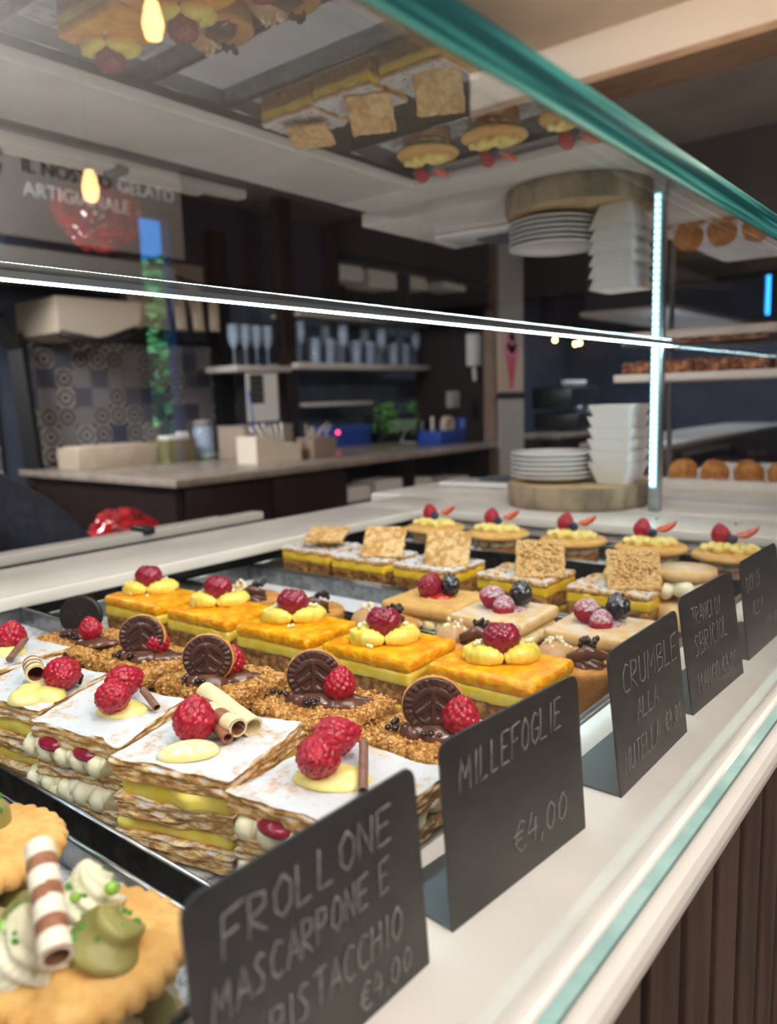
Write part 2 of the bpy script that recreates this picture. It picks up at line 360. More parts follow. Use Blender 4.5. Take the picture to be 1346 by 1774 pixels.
# ------------------------------------------------------------ the room
RX0, RX1, RY0, RY1, FZ, CZ = -4.5, 3.2, -1.6, 9.2, -1.05, 1.62
struct('floor', MB().add(box(RX0, RX1, RY0, RY1, FZ - .1, FZ), 0, False), floor_m)
struct('ceiling', MB().add(box(RX0, RX1, RY0, RY1, CZ, CZ + .1), 0, False), grey_ceiling)
struct('wall_back', MB().add(box(RX0 - .1, RX0, RY0, RY1, FZ, CZ), 0, False), navy_wall)
struct('wall_near', MB().add(box(RX0 - .1, RX1 + .1, RY0 - .1, RY0, FZ, CZ), 0, False), cream_wall)
def wall_open(x0, x1, y0, y1, z0, z1, axis, holes):
    """wall slab with rectangular openings (a0, a1, zlo, zhi) along its long axis"""
    mb = MB(); a0, a1 = (y0, y1) if axis == 'Y' else (x0, x1)
    cuts = sorted(holes); cur = a0
    def bx(p, q, zl, zh):
        if q - p > 1e-4 and zh - zl > 1e-4:
            mb.add(box(x0, x1, p, q, zl, zh) if axis == 'Y' else box(p, q, y0, y1, zl, zh), 0, False)
    for h in cuts:
        bx(cur, h[0], z0, z1); bx(h[0], h[1], z0, h[2]); bx(h[0], h[1], h[3], z1); cur = h[1]
    bx(cur, a1, z0, z1); return mb
W1 = (2.36, 2.56, -.12, 1.17); W3 = (5.685, 5.735, .16, 1.38)
struct('wall_right', wall_open(RX1, RX1 + .1, RY0, RY1, FZ, CZ, 'Y', [W1, W3]), mk('brown_grey_wall', '#7e8088', '#6f737c', 3, rough=.85))
W2 = (1.90, 1.965, 1.0, 1.55)
struct('wall_far', wall_open(RX0 - .1, RX1 + .1, RY1, RY1 + .1, FZ, CZ, 'X', [W2]), navy_wall)
def win_frame(name, a0, a1, z0, z1, at, axis):
    t = .02; mb = MB()
    for p, q, zl, zh in ((a0 - t, a0, z0 - t, z1 + t), (a1, a1 + t, z0 - t, z1 + t), (a0, a1, z1, z1 + t), (a0, a1, z0 - t, z0)):
        mb.add(box(at - .01, at + .02, p, q, zl, zh) if axis == 'Y' else box(p, q, at - .01, at + .02, zl, zh), 0, False)
    f = struct(name, mb, black_m)
    g = MB(); e = .003
    g = plate_faces((at + .04, at + .044, a0, a1, z0, z1) if axis == 'Y' else (a0, a1, at + .04, at + .044, z0, z1), 0 if axis == 'Y' else 2)
    obj('pane', g, [pane, pane_clear], f)
win_frame('window_1', *W1, RX1, 'Y'); win_frame('window_3', *W3, RX1, 'Y'); win_frame('window_2', *W2, RY1, 'X')
# the tree outside the window
def tree(x, y, base, h, r, seed, label):
    rnd = random.Random(seed); t = thing('tree', label, 'tree', (x, y, base))
    obj('trunk', MB().add(tube([(0, 0, 0), (.05, .03, h * .4), (0, 0, h * .75)], [.12, .09, .05], 10)), bark_m, t)
    mb = MB()
    for i in range(2600):
        d = Vector((rnd.gauss(0, 1), rnd.gauss(0, 1), rnd.gauss(0, 1))).normalized() * r * rnd.uniform(.5, 1) ** .5
        M = Matrix.Translation((d.x, d.y, h * .72 + d.z * 1.15)) @ Matrix.Rotation(rnd.uniform(0, 6), 4, 'Z') @ Matrix.Rotation(rnd.uniform(0, 3), 4, 'X')
        s = rnd.uniform(.09, .17); mb.add(([(-s, 0, 0), (0, -s * .4, .01), (s, 0, 0), (0, s * .4, .01)], [(0, 1, 2, 3)]), 0, False, M)
    obj('foliage', mb, tree_m, t)
tree(6.2, 4.65, FZ, 2.2, .95, 1, 'broad green tree outside the narrow window, seen as a reflection in the glass')
# exterior ground
struct('ground', MB().add(box(RX1 + .1, 14, -3, 16, FZ - .1, FZ), 0, False), mk('asphalt', '#55585a', rough=.9))
# lowered cream ceiling, oak-lined beam and dark bulkhead
struct('trim_1', MB().add(box(-1.75, RX1, -1.5, 2.74, 1.46, 1.5), 0, False), cream_wall)
struct('trim_2', MB().add(box(-1.75, RX1, 2.742, 2.772, 1.325, 1.5), 0, False).add(box(-1.75, RX1, 2.772, 2.96, 1.40, 1.42), 0, False), mk('cream_fascia', '#cdbfae', rough=.6))
struct('trim_3', MB().add(box(-1.75, RX1, 2.742, 2.96, 1.30, 1.325), 0, False), oak)
struct('trim_4', MB().add(box(-4.4, RX1, 4.75, 4.95, .86, CZ - .002), 0, False), mk('dark_bulkhead', '#2c2624', '#241f1d', 4, rough=.8))
def spot(x, y, z, label):
    t = thing('ceiling_spotlight', label, 'spotlight', (x, y, z), 0, 'round spotlights in the grey ceiling')
    obj('ring', MB().add(lathe([(.03, 0), (.045, -.004), (.047, -.001), (.047, 0)], 24)), alu, t)
    obj('lens', MB().add(lathe([(.0, -.002), (.03, -.002), (.03, 0)], 24)), spot_m, t)
spot(-.86, 3.17, CZ, 'small round ceiling spotlight nearest the oak beam')
spot(-.90, 3.62, CZ, 'small round ceiling spotlight farther from the oak beam')

# ------------------------------------------------------------ the display counter
YC0, YC1 = -.45, 1.40
ctr = thing('display_counter', 'long white display counter with a recessed tray well and vertical walnut slats below', 'counter', (0, 0, FZ))
cz = -FZ
def ledge_profile(y0, y1):
    pts = [(-.215, 0), (-.1235, 0)]
    for i in range(1, 12):
        a = PI / 2 - PI * i / 12; pts.append((-.1255 + .0185 * math.cos(a), -.0185 + .0185 * math.sin(a)))
    pts += [(-.1255, -.037), (-.215, -.037)]
    n = len(pts); vs = [(x, y, z + cz) for y in (y0, y1) for x, z in pts]
    fs = [tuple(range(n)), tuple(range(n, 2 * n))[::-1]] + [(i, (i + 1) % n, n + (i + 1) % n, n + i) for i in range(n)]
    return vs, fs
obj('front_ledge', MB().add(ledge_profile(YC0, 1.408), 0, False), white_ledge, ctr)
obj('back_ledge', MB().add(slab(.185, 1.68, cz - .03, cz, 1, 1, 1, .003, None, -1.0075, .39)), white_ledge, ctr)
obj('end_ledge', MB().add(slab(.884, .18, cz - .03, cz, 1, 1, 1, .003, None, -.658, 1.32)), white_ledge, ctr)
obj('lip', MB().add(slab(.012, 1.68, cz - .012, cz + .005, 1, 1, 1, .003, None, -.909, .39)).add(slab(.70, .012, cz - .012, cz + .005, 1, 1, 1, .003, None, -.565, 1.226)), white_ledge, ctr)
well = MB()
well.add(box(-.915, -.215, YC0, 1.232, cz - .056, cz - .0506), 0, False)
well.add(box(-.915, -.215, YC0, .425, cz - .0505, cz - .0322), 0, False)
well.add(box(-.92, -.915, YC0, 1.232, cz - .056, cz - .012), 0, False).add(box(-.915, -.215, 1.232, 1.237, cz - .056, cz - .012), 0, False)
well.add(box(-.2155, -.2145, YC0, 1.232, cz - .056, cz - .0375), 0, False)
obj('well_lining', well, black_lin, ctr)
for i, (x, z, r) in enumerate(((-.222, -.008, .0045), (-.238, -.018, .003))):
    obj('rail', MB().add(tube([(x, YC0, cz + z), (x, 1.23, cz + z)], r, 12)), alu, ctr)
body = MB(); body.add(box(-1.06, -.14, YC0, 1.408, 0, cz - .0565), 0, False).add(box(-.2135, -.14, YC0, 1.408, cz - .0565, cz - .0385), 0, False)
obj('body', body, black_m, ctr)
y = YC0 + .01; si = 0
while y < 1.36:
    obj('slat', MB().add(slab(.018, .0425, .02, cz - .038, 1, 1, 1, .002, None, -.129, y + .024)), slat_wood, ctr); y += .0555
# glass
tag(obj('front_glass', plate_faces((-.1235, -.1178, YC0, 1.45, 0, .305), 0), [pane, pane_clear]), 'clear upright front pane standing on the white ledge in front of the price cards', 'glass pane')
fg = bpy.data.objects['front_glass']
obj('base_seal', MB().add(box(-.1175, -.1118, YC0, 1.45, .0002, .0030), 0, False), mk('seal_green', '#86a8a2', '#9bbab4', 20, rough=.2, coat=.5), fg)
gs = MB(); x0, x1, y0, y1, z0, z1 = -.497, -.1175, YC0, 1.45, .3054, .3188
tag(obj('glass_shelf', plate_faces((x0, x1, y0, y1, z0, z1), 4), [shelf_glass, pane_clear]), 'thick horizontal glass shelf over the pastries with a green front edge', 'glass shelf')
sh = bpy.data.objects['glass_shelf']
obj('polished_edge', MB().add(slab(.0012, y1 - y0, z0, z1, 1, 40, 1, .0005, None, x1 + .0008, (y0 + y1) / 2)), edge_m, sh, label='green polished edge')
# LED rail under the rear edge
rl = thing('led_rail', 'aluminium rail with a bright LED strip under the glass shelf rear edge', 'light strip', (0, 0, .30))
obj('profile', MB().add(box(-.503, -.490, YC0, 1.455, .0008, .0052), 0, False), alu, rl)
obj('led_strip', MB().add(box(-.4982, -.4950, YC0, 1.43, -.0003, .0007), 0, False), led_m, rl)
# LED post
ps = thing('led_post', 'upright aluminium post with a glowing LED strip at the rear corner of the pastry case', 'light strip', (-.518, 1.428, 0))
obj('post', MB().add(slab(.022, .016, 0, .304, 1, 1, 1, .002)), alu, ps)
sm = MB(); sm.add(box(-.0075, .0045, -.0105, -.0085, .045, .302), 0, False)
obj('strip_cover', sm, mk('led_diffuser', (.35, .80, .85, 1), emit=1.5), ps)
for i in range(22):
    obj('led', MB().add(slab(.0075, .002, .050 + i * .0114, .0565 + i * .0114, 1, 1, 1, .0008, None, -.0015, -.0118)), led_dot, ps)
tag(obj('end_glass', plate_faces((-.505, -.125, 1.431, 1.437, 0, .305), 2), [pane, pane_clear]), 'clear end pane of the pastry case to the right of the LED post', 'glass pane')
# sliding track on the back ledge
obj('rear_apron', MB().add(box(-1.28, -1.101, YC0, 1.06, 0, cz - .0305), 0, False), black_m, ctr)
tr = thing('sliding_track', 'pale sliding-door track with a small black clip lying behind the rear ledge', 'track', (-1.19, .40, 0))
obj('rail', MB().add(slab(.03, 1.30, -.012, .004, 1, 1, 1, .002)).add(slab(.03, 1.22, -.012, -.002, 1, 1, 1, .002, None, -.045, -.02)), beige_ledge, tr)
obj('base', MB().add(box(-.075, .10, -.65, .66, -.03, -.0125), 0, False), black_lin, tr)
obj('clip', MB().add(slab(.045, .022, .0, .012, 1, 1, 1, .003, None, .0, .38)), steel_dark, tr)

# ------------------------------------------------------------ trays
TF = -.024                                           # tray floor height
K1, K2 = 1.10, 1.22                                  # size of the pastry rows (front rows, rear row) against the drawing units
def seat(o, k=K1):
    """put a thing drawn in row units at its real size and place, on the tray floor at z = -0.048"""
    x, y, z = o.location; o.location = (x * k, y * k, .22 + (z - .22) * K1); o.scale = (k, k, k); return o
KA = 1.04                                            # the two near trays stand on the raised step of the well
def seat_near(o):
    x, y, z = o.location; o.location = (x * KA, y * KA, -.0300 + (z - TF) * .957); o.scale = (KA, KA, .92 * KA); return o
def tray(x0, x1, y0, y1, label, mat_floor=sugar_steel, rim=.022, k=K1):
    cx, cy = (x0 + x1) / 2, (y0 + y1) / 2; X, Y = (x1 - x0) / 2, (y1 - y0) / 2
    t = thing('baking_tray', label, 'tray', (cx, cy, TF - .0015), 0)
    obj('tray_floor', MB().add(box(-X, X, -Y, Y, 0, .0015), 0, False), mat_floor, t)
    mb = MB()
    for a, b, c, d in ((-X - .0015, -X, -Y, Y), (X, X + .0015, -Y, Y), (-X - .0015, X + .0015, -Y - .0015, -Y), (-X - .0015, X + .0015, Y, Y + .0015)):
        mb.add(box(a, b, c, d, 0, rim), 0, False)
    for p, q in (((-X, -Y), (X, -Y)), ((X, -Y), (X, Y)), ((X, Y), (-X, Y)), ((-X, Y), (-X, -Y))):
        mb.add(tube([(p[0], p[1], rim), (q[0], q[1], rim)], .0016, 8))
    obj('tray_rim', mb, steel, t)
    if k == KA: return seat_near(t)
    return seat(t, k)
tray(-.62, -.226, -.06, .186, 'nearest steel tray, holding the fluted pistachio cookies', k=KA)
tray(-.87, -.226, .2035, .404, 'sugar-dusted steel tray of the millefeuilles and crumble squares', k=KA)
tray(-.823, -.226, .412, .588, 'steel tray of the mango slices and chocolate tartlets')
tray(-.823, -.226, .598, .703, 'steel tray thickly dusted with icing sugar behind the tartlets', sugar_steel_light)
tray(-.823, -.226, .712, .828, 'steel tray of the apple custard slices')
tray(-.742, -.195, .855, .965, 'rearmost steel tray, holding the round berry tarts', k=K2)

# ------------------------------------------------------------ fruit and garnish meshes (shared between copies)
FB = fib(105)
def berry_fn(pts, dr, depth, egg, seed=0):
    rnd = random.Random(seed); P = [(p + Vector((rnd.uniform(-.05, .05), rnd.uniform(-.05, .05), rnd.uniform(-.05, .05)))).normalized() for p in pts]
    def f(v):
        d = min((v - p).length for p in P); h = math.sqrt(max(0, 1 - (d / dr) ** 2)) if d < dr else 0
        r = 1 - depth + depth * h; z = v.z
        k = 1 - egg * max(0, z) ** 1.3 - .10 * max(0, -z) ** 2
        dip = 1
        if z < -.82: dip = 1 - (abs(z) - .82) * 1.5
        return Vector((v.x * r * k, v.y * r * k, v.z * r * dip * 1.22))
    return f
RASP = [mesh('raspberry', MB().add(ico(5, .0112, (1, 1, 1), berry_fn(FB, .212, .15, .36, i))), rasp_m) for i in range(3)]
RASP_D = mesh('raspberry', MB().add(ico(5, .0118, (1.12, .92, 1), berry_fn(FB, .212, .13, .42, 9))), rasp_dark)
RASP_S = mesh('raspberry', MB().add(ico(4, .0108, (1, 1, 1), berry_fn(FB, .212, .14, .34, 4))), rasp_sugar)
BLACKB = mesh('blackberry', MB().add(ico(4, .0098, (1, 1, 1), berry_fn(fib(46), .32, .2, .12, 5))), blackberry_m)
def blueb(v):
    q = Vector((v.x, v.y, v.z * .86)); r = math.hypot(v.x, v.y)
    if v.z > 0 and r < .38: q.z -= .16 * (1 - r / .38)
    if v.z > 0 and .3 < r < .5: q.z += .06 * (1 + math.cos(5 * math.atan2(v.y, v.x))) / 2
    return q
BLUEB = mesh('blueberry', MB().add(ico(3, .0062, (1, 1, 1), blueb)), blueberry_m)
def strawberry_wedge():
    mb = MB(); n = 12; prof = []
    for i in range(n + 1):
        t = i / n; prof.append((.0105 * math.sin(PI * min(1, t * .92 + .08)) ** .6 * (1 - .35 * t), t * .026))
    vs = []; K = 10
    for r, z in prof:
        for k in range(K + 1):
            a = -PI / 3 + 2 * PI / 3 * k / K; vs.append((r * math.cos(a) - .003, r * math.sin(a), z))
    fs = [(i * (K + 1) + k, i * (K + 1) + k + 1, (i + 1) * (K + 1) + k + 1, (i + 1) * (K + 1) + k) for i in range(n) for k in range(K)]
    mb.add((vs, fs), 0)
    c = [( -.003 , 0, z) for r, z in prof]; vs2 = []; fs2 = []
    for side in (0, K):
        o = len(vs2)
        for i in range(n + 1): vs2 += [vs[i * (K + 1) + side], c[i]]
        fs2 += [(o + 2 * i, o + 2 * i + 1, o + 2 * i + 3, o + 2 * i + 2) for i in range(n)]
    mb.add((vs2, fs2), 1, False)
    for i in range(26):
        a = random.uniform(-1, 1); t = random.uniform(.08, .9); r = prof[int(t * n)][0]
        mb.add(ico(1, .0006), 2, True, T(r * math.cos(a) - .003, r * math.sin(a), t * .026))
    return mesh('strawberry_wedge', mb, [strawb_m, strawb_in, custard])
STRAW = strawberry_wedge()
LEAF = mesh('strawberry_leaf', MB().add(([(0, 0, 0), (.004, .002, .002), (.010, 0, .004), (.004, -.002, .002)], [(0, 1, 2, 3)])).add(([(0, 0, 0), (.002, .004, .002), (0, .009, .003), (-.002, .004, .002)], [(0, 1, 2, 3)])), green_m)
PEARL_W = mesh('pearl', MB().add(ico(2, .0019)), pearl_w)
PEARL_D = mesh('pearl', MB().add(ico(2, .0021)), pearl_d)
def put(name, me, parent, x, y, z, rx=0, ry=0, rz=0, s=1, label=None):
    return obj(name, me, None, parent, (x, y, z), (rx, ry, rz), label=label, scale=(s, s, s) if isinstance(s, (int, float)) else s)
def dollop(rx, ry, h, seed=0, ridges=0, tip=.0, tw=1.0, n=40, amp=.12):
    """soft mound of cream; ridges > 0 gives the star-nozzle swirl"""
    prof = []; m = 14
    for i in range(m + 1):
        t = i / m; a = t * PI / 2
        r = math.cos(a) ** (.75); z = math.sin(a)
        if tip and t > .6: r *= 1 - tip * (t - .6) * .9; z += tip * (t - .6) * 1.3
        prof.append((r, z))
    vs = []; 
    for i, (r, z) in enumerate(prof):
        for k in range(n):
            an = 2 * PI * k / n; q = 1 + (amp * math.cos(ridges * (an + tw * z)) if ridges else 0) + .07 * nz3((math.cos(an), math.sin(an), z), 1.6, seed)
            rr = max(r, 0.0) * q; vs.append((rr * math.cos(an) * rx, rr * math.sin(an) * ry, z * h - .001))
    fs = [(i * n + k, i * n + (k + 1) % n, (i + 1) * n + (k + 1) % n, (i + 1) * n + k) for i in range(m) for k in range(n)]
    fs.append(tuple(range(n))[::-1]); fs.append(tuple(range(m * n, (m + 1) * n)))
    return vs, fs
def ruffle(L, r, seed=0, pitch=.006, n=12, squeeze=.9):
    """piped rope of cream along x with scalloped folds"""
    K = int(L / .0012); path = []; R = []
    for i in range(K + 1):
        x = -L / 2 + L * i / K; ph = 2 * PI * x / pitch
        path.append((x, .0008 * math.sin(ph * .5), .001 * math.sin(ph * .5 + 1) + .0012 * nz3((x, 0, 0), 90, seed)))
        e = min(1, (min(i, K - i) + 1) / 4); R.append(r * (squeeze + .22 * abs(math.sin(ph / 2))) * e)
    return tube(path, R, n)
def wafer_tube(p0, p1, r, wall=.0013, stripes=0, n=20):
    """rolled wafer with an open end at p0"""
    P0, P1 = Vector(p0), Vector(p1); d = (P1 - P0); L = d.length; q = d.to_track_quat('Z', 'Y').to_matrix().to_4x4(); M = Matrix.Translation(P0) @ q
    mb = MB(); m = 48
    vs = []; fs = []; mi = []
    for i in range(m + 1):
        for k in range(n): a = 2 * PI * k / n; rr = r * (1 + .02 * math.sin(3 * a + i * .2)); vs.append((rr * math.cos(a), rr * math.sin(a), L * i / m))
    for i in range(m):
        for k in range(n):
            fs.append((i * n + k, i * n + (k + 1) % n, (i + 1) * n + (k + 1) % n, (i + 1) * n + k))
            mi.append(1 if stripes and ((i / m) * stripes - .12 * k / n) % 1 > .55 else 0)
    base = len(mb.v); mb.v += [tuple(M @ Vector(v)) for v in vs]; mb.f += fs; mb.m += mi; mb.sm += [True] * len(fs)
    ri = r - wall
    inn = []; 
    for z in (0, L * .5):
        for k in range(n): a = 2 * PI * k / n; inn.append((ri * math.cos(a), ri * math.sin(a), z))
    fi = [(k, n + k, n + (k + 1) % n, (k + 1) % n) for k in range(n)] + [tuple(range(n, 2 * n))]
    mb.add((inn, fi), 1, True, M)
    ring = [vs[k] for k in range(n)] + inn[:n]
    mb.add((ring, [(k, n + k, n + (k + 1) % n, (k + 1) % n) for k in range(n)]), 0, False, M)
    mb.add((vs[m * n:(m + 1) * n], [tuple(range(n))]), 0, False, M)
    return mb
def crumbs(mb, sx, sy, z, n, seed, mi=0, r=.0016):
    rnd = random.Random(seed)
    for i in range(n):
        x, y = rnd.uniform(-sx, sx), rnd.uniform(-sy, sy); s = rnd.uniform(.6, 1.5) * r
        mb.add(ico(1, s, (1, rnd.uniform(.6, 1), rnd.uniform(.5, .9))), mi, True, T(x, y, z + rnd.uniform(-.0003, .0012), rnd.random() * 3, rnd.random() * 3, 0))

# ------------------------------------------------------------ millefeuilles
def flaky(sx, sy, z0, z1, seed, warp=.0012, skew=0):
    def d(p, n):
        q = p.copy(); side = abs(n.x) + abs(n.y)
        k = nz3((p.x, p.y, p.z * 9), 70, seed) + .8 * nz3((p.x * .8, p.y * .8, p.z * 14), 90, seed + 3)
        if side > .5: q += Vector((n.x, n.y, 0)) * .0026 * k
        else: q += n * .0007 * nz3(p, 120, seed)
        q.z += warp * nz3((p.x, p.y, 0), 28, seed + 8) + .0006 * nz3((p.x, p.y, 0), 140, seed)
        q.x += skew * p.y; return q
    return slab(sx, sy, z0, z1, 40, 38, 10, .0012, d)
def millefeuille(x, y, rz, sx, sy, seed, label, garnish, ruffled=True, skew=0, floor=TF + .0005):
    t = thing('millefeuille', label, 'pastry', (x, y + .004, floor), rz, None)
    # three puff layers with cream between; heights above the tray
    obj('puff_layer', MB().add(flaky(sx * .99, sy * 1.0, .0010, .013, seed, .0016, skew)), puff, t, (0.001, -.001, 0), rot=(0, 0, -.03 + .01 * (seed % 5)))
    obj('puff_layer', MB().add(flaky(sx * .95, sy * .97, .0215, .0345, seed + 1, .0030, skew)), puff, t, rot=(0, 0, .02))
    obj('puff_layer', MB().add(flaky(sx, sy, .0460, .0585, seed + 2, .0026, skew)), puff_sugar, t, rot=(.0, .0, -.02), label='top layer white with icing sugar')
    if ruffled:
        for z, s in ((.0172, 3), (.0400, 7)):
            mb = MB()
            for j, yy in enumerate((-.36, -.12, .12, .36)):
                mb.add(ruffle(sx * 1.02, .0082, seed + s + j, .0075), 0, True, T(0, yy * sy - (.004 if j == 0 else 0), z, 0, 0, .03 * (j - 1)))
            obj('piped_cream', mb, cream_w, t)
        mb = MB()
        for xx in (-.18, .22): mb.add(ico(3, .0085, (1.5, 1, .62)), 0, True, T(xx * sx, -.44 * sy, .045))
        obj('berry_filling', mb, rasp_dark, t)
    else:
        for z0, z1, s in ((.0115, .0235, 3), (.0325, .048, 7)):
            def d(p, n, s=s):
                q = p + n * .0016 * nz3(p, 60, seed + s); 
                if abs(n.x) + abs(n.y) > .5: q += Vector((n.x, n.y, 0)) * (.009 * max(0, nz3((p.x, p.y, 0), 38, seed + s)))
                return q
            obj('custard_layer', MB().add(slab(sx * .93, sy * .93, z0, z1, 24, 22, 5, .005, d)), custard_y, t)
    garnish(t, .0595); return t
def mirr(parent, items, z, x0, y0, rz):
    """garnish given in counter coordinates (m), turned into the pastry's own"""
    c, s = math.cos(-rz), math.sin(-rz)
    return [((a - x0) * c - (b - y0) * s, (a - x0) * s + (b - y0) * c) for a, b in items]
def g_m(x0, y0, rz, fn):
    def loc(a, b):
        p = mirr(None, [(a, b)], 0, x0, y0, rz)[0]; return p
    return lambda t, z: fn(t, z, loc)
def gm4(t, z, L):
    a = L(-.2545, .2595); obj('custard_dollop', MB().add(dollop(.021, .0135, .0055, 3)), custard, t, (a[0], a[1], z), (0, 0, .25))
    a = L(-.2575, .2535); put('raspberry', RASP[0], t, a[0], a[1], z + .0135, 1.3, .3, .4, 1.05)
    a = L(-.268, .277); put('raspberry', RASP[1], t, a[0], a[1], z + .0125, 1.45, -.2, 2.4, 1.05)
    p, q = L(-.2535, .283), L(-.229, .2535)
    obj('chocolate_stick', wafer_tube((q[0], q[1], z + .0035), (p[0], p[1], z + .0105), .0024, .0006), mk('chocolate_stick', '#7a5544', '#8d6654', 300, rough=.4), t)
def gm3(t, z, L):
    a = L(-.3365, .2345); obj('custard_dollop', MB().add(dollop(.0165, .010, .0075, 5)), mk('sugared_custard', '#efdf96', rough=.45, powder=(.3, 300, .45, .6), sss=.2), t, (a[0], a[1], z), (0, 0, .6))
    a = L(-.347, .247); put('raspberry', RASP[1], t, a[0], a[1], z + .0135, -.15, .1, .6, 1.1)
    a = L(-.350, .262); obj('cream_dollop', MB().add(dollop(.014, .010, .008, 7)), cream_w, t, (a[0], a[1], z), (0, 0, .3))
    p, q = L(-.3635, .2655), L(-.3235, .2585)
    obj('wafer_roll', wafer_tube((q[0], q[1], z + .0095), (p[0], p[1], z + .0105), .0056, .0012, 2), [wafer_w, wafer_b], t, label='white and brown striped wafer roll')
    p, q = L(-.352, .261), L(-.325, .252)
    obj('wafer_roll', wafer_tube((q[0], q[1], z + .0055), (p[0], p[1], z + .0065), .0034, .0010, 0), [wafer_b, wafer_b], t, label='small brown wafer roll')
    p, q = L(-.378, .279), L(-.323, .2685)
    obj('wafer_roll', wafer_tube((q[0], q[1], z + .0062), (p[0], p[1], z + .0125), .0062, .0012, 0), [wafer_w, wafer_w], t, label='plain pale wafer roll')
def gm2(t, z, L):
    a = L(-.4205, .2475); obj('custard_dollop', MB().add(dollop(.0165, .0125, .006, 9)), custard, t, (a[0], a[1], z), (0, 0, .2))
    a = L(-.4175, .2405); put('raspberry', RASP[0], t, a[0], a[1], z + .0125, 1.2, .5, 1.1, .98)
    a = L(-.434, .259); put('raspberry', RASP[2], t, a[0], a[1], z + .0135, 1.4, .2, 3.0, 1.02)
    p, q = L(-.418, .2615), L(-.3985, .2575)
    obj('chocolate_stick', wafer_tube((q[0], q[1], z + .0035), (p[0], p[1], z + .010), .0024, .0006), MATS['chocolate_stick'], t)
def gm1(t, z, L):
    for j, (ax, ay, s) in enumerate(((-.489, .2215, 1), (-.497, .229, .9), (-.4815, .233, .9))):
        a = L(ax, ay); obj('custard_dollop', MB().add(dollop(.013 * s, .011 * s, .008, 11 + j)), custard, t, (a[0], a[1], z))
    a = L(-.4835, .244); put('raspberry', RASP[1], t, a[0], a[1], z + .0125, 1.5, .4, .9, 1.1)
    p, q = L(-.522, .243), L(-.497, .233)
    obj('wafer_roll', wafer_tube((q[0], q[1], z + .013), (p[0], p[1], z + .012), .0065, .0014, 3), [wafer_w, wafer_b], t, label='white and brown wafer roll')
    p, q = L(-.515, .258), L(-.482, .256)
    obj('chocolate_shard', MB().add(slab(.002, .034, 0, .008, 1, 8, 1, .0006)), choc, t, (*L(-.497, .257), z + .006), (.3, .2, 1.3))
def gm0(t, z, L):
    a = L(-.6, .262); obj('custard_dollop', MB().add(dollop(.016, .012, .007, 14)), custard, t, (a[0], a[1], z))
    a = L(-.602, .2665); put('raspberry', RASP[0], t, a[0], a[1], z + .0125, .2, .2, .9, 1.05)
    p, q = L(-.5945, .274), L(-.572, .250)
    obj('chocolate_stick', wafer_tube((p[0], p[1], z + .009), (q[0], q[1], z + .003), .0026, .0006), MATS['chocolate_stick'], t)
for x, y, rz, sx, sy, sd, lab, g, ruf, sk in (
    (-.2505, .2625, .14, .078, .074, 40, 'millefeuille with two raspberries and one thin chocolate stick, partly behind the Frollone card', gm4, True, .12),
    (-.3435, .2545, .29, .078, .076, 30, 'millefeuille with one raspberry and three rolled wafers on its sugared top', gm3, False, .0),
    (-.4305, .2455, .16, .078, .068, 20, 'millefeuille with two stacked raspberries in an oval of custard, between two others', gm2, True, -.25),
    (-.5165, .2440, .16, .078, .068, 10, 'millefeuille at the left edge with a single raspberry and a cream-filled striped roll', gm1, False, -.25),
    (-.607, .262, .10, .074, .070, 5, 'millefeuille farthest left, mostly outside the frame, beside the crumble square with the black biscuit', gm0, False, -.06)):
    millefeuille(x, y, rz, sx, sy, sd, lab, g_m(x, y, rz, g), ruf, sk)
# a fallen rope of piped cream by the second millefeuille
tag(obj('piped_cream_rope', MB().add(ruffle(.052, .0075, 77, .0065)), cream_w, None, (-.4225, .2225, TF + .0150), (0, 0, .22)), 'loose rope of whipped cream squeezed out on the tray rim side of the millefeuilles', 'cream')

# ------------------------------------------------------------ chocolate crumble squares
def cookie(emboss=True, r=.0175):
    """biscuit disc with a ridged chocolate face, axis z"""
    mb = MB()
    mb.add(lathe([(.0, -.0035), (r * .97, -.0035), (r * 1.01, -.002), (r * 1.01, 0), (r * .97, .0012)], 56, lambda R, z, a: R * (1 + (.012 * math.cos(28 * a) if R > r * .9 else 0))), 0)
    nr, na = 26, 84; vs = [(0, 0, .0030)]
    for i in range(1, nr + 1):
        q = i / nr
        for k in range(na):
            a = 2 * PI * k / na; h = .0022
            if emboss:
                if q > .72 and q < .96: h += .0011 * (1 if math.cos(24 * a) > 0 else 0)
                if .60 < q < .68: h += .0007
                if q <= .60:
                    xx, yy = q * math.cos(a), q * math.sin(a)
                    s = (yy * 1.0 + abs(xx) * .8) * 12
                    h += .0009 * (1 if math.sin(s) > .2 else 0) if abs(xx) > .08 else .0012
            if q > .97: h = .0008
            vs.append((q * r * .97 * math.cos(a), q * r * .97 * math.sin(a), h))
    fs = [(0, 1 + k, 1 + (k + 1) % na) for k in range(na)]
    for i in range(nr - 1):
        for k in range(na): fs.append((1 + i * na + k, 1 + (i + 1) * na + k, 1 + (i + 1) * na + (k + 1) % na, 1 + i * na + (k + 1) % na))
    return mb, (vs, fs)
cb, face = cookie(True); cb.add(face, 1); COOKIE = mesh('chocolate_biscuit', cb, [biscuit_dark, choc_disc])
cb, face = cookie(False, .0178); cb.add(face, 1); COOKIE_B = mesh('chocolate_biscuit', cb, [black_cookie, black_cookie])
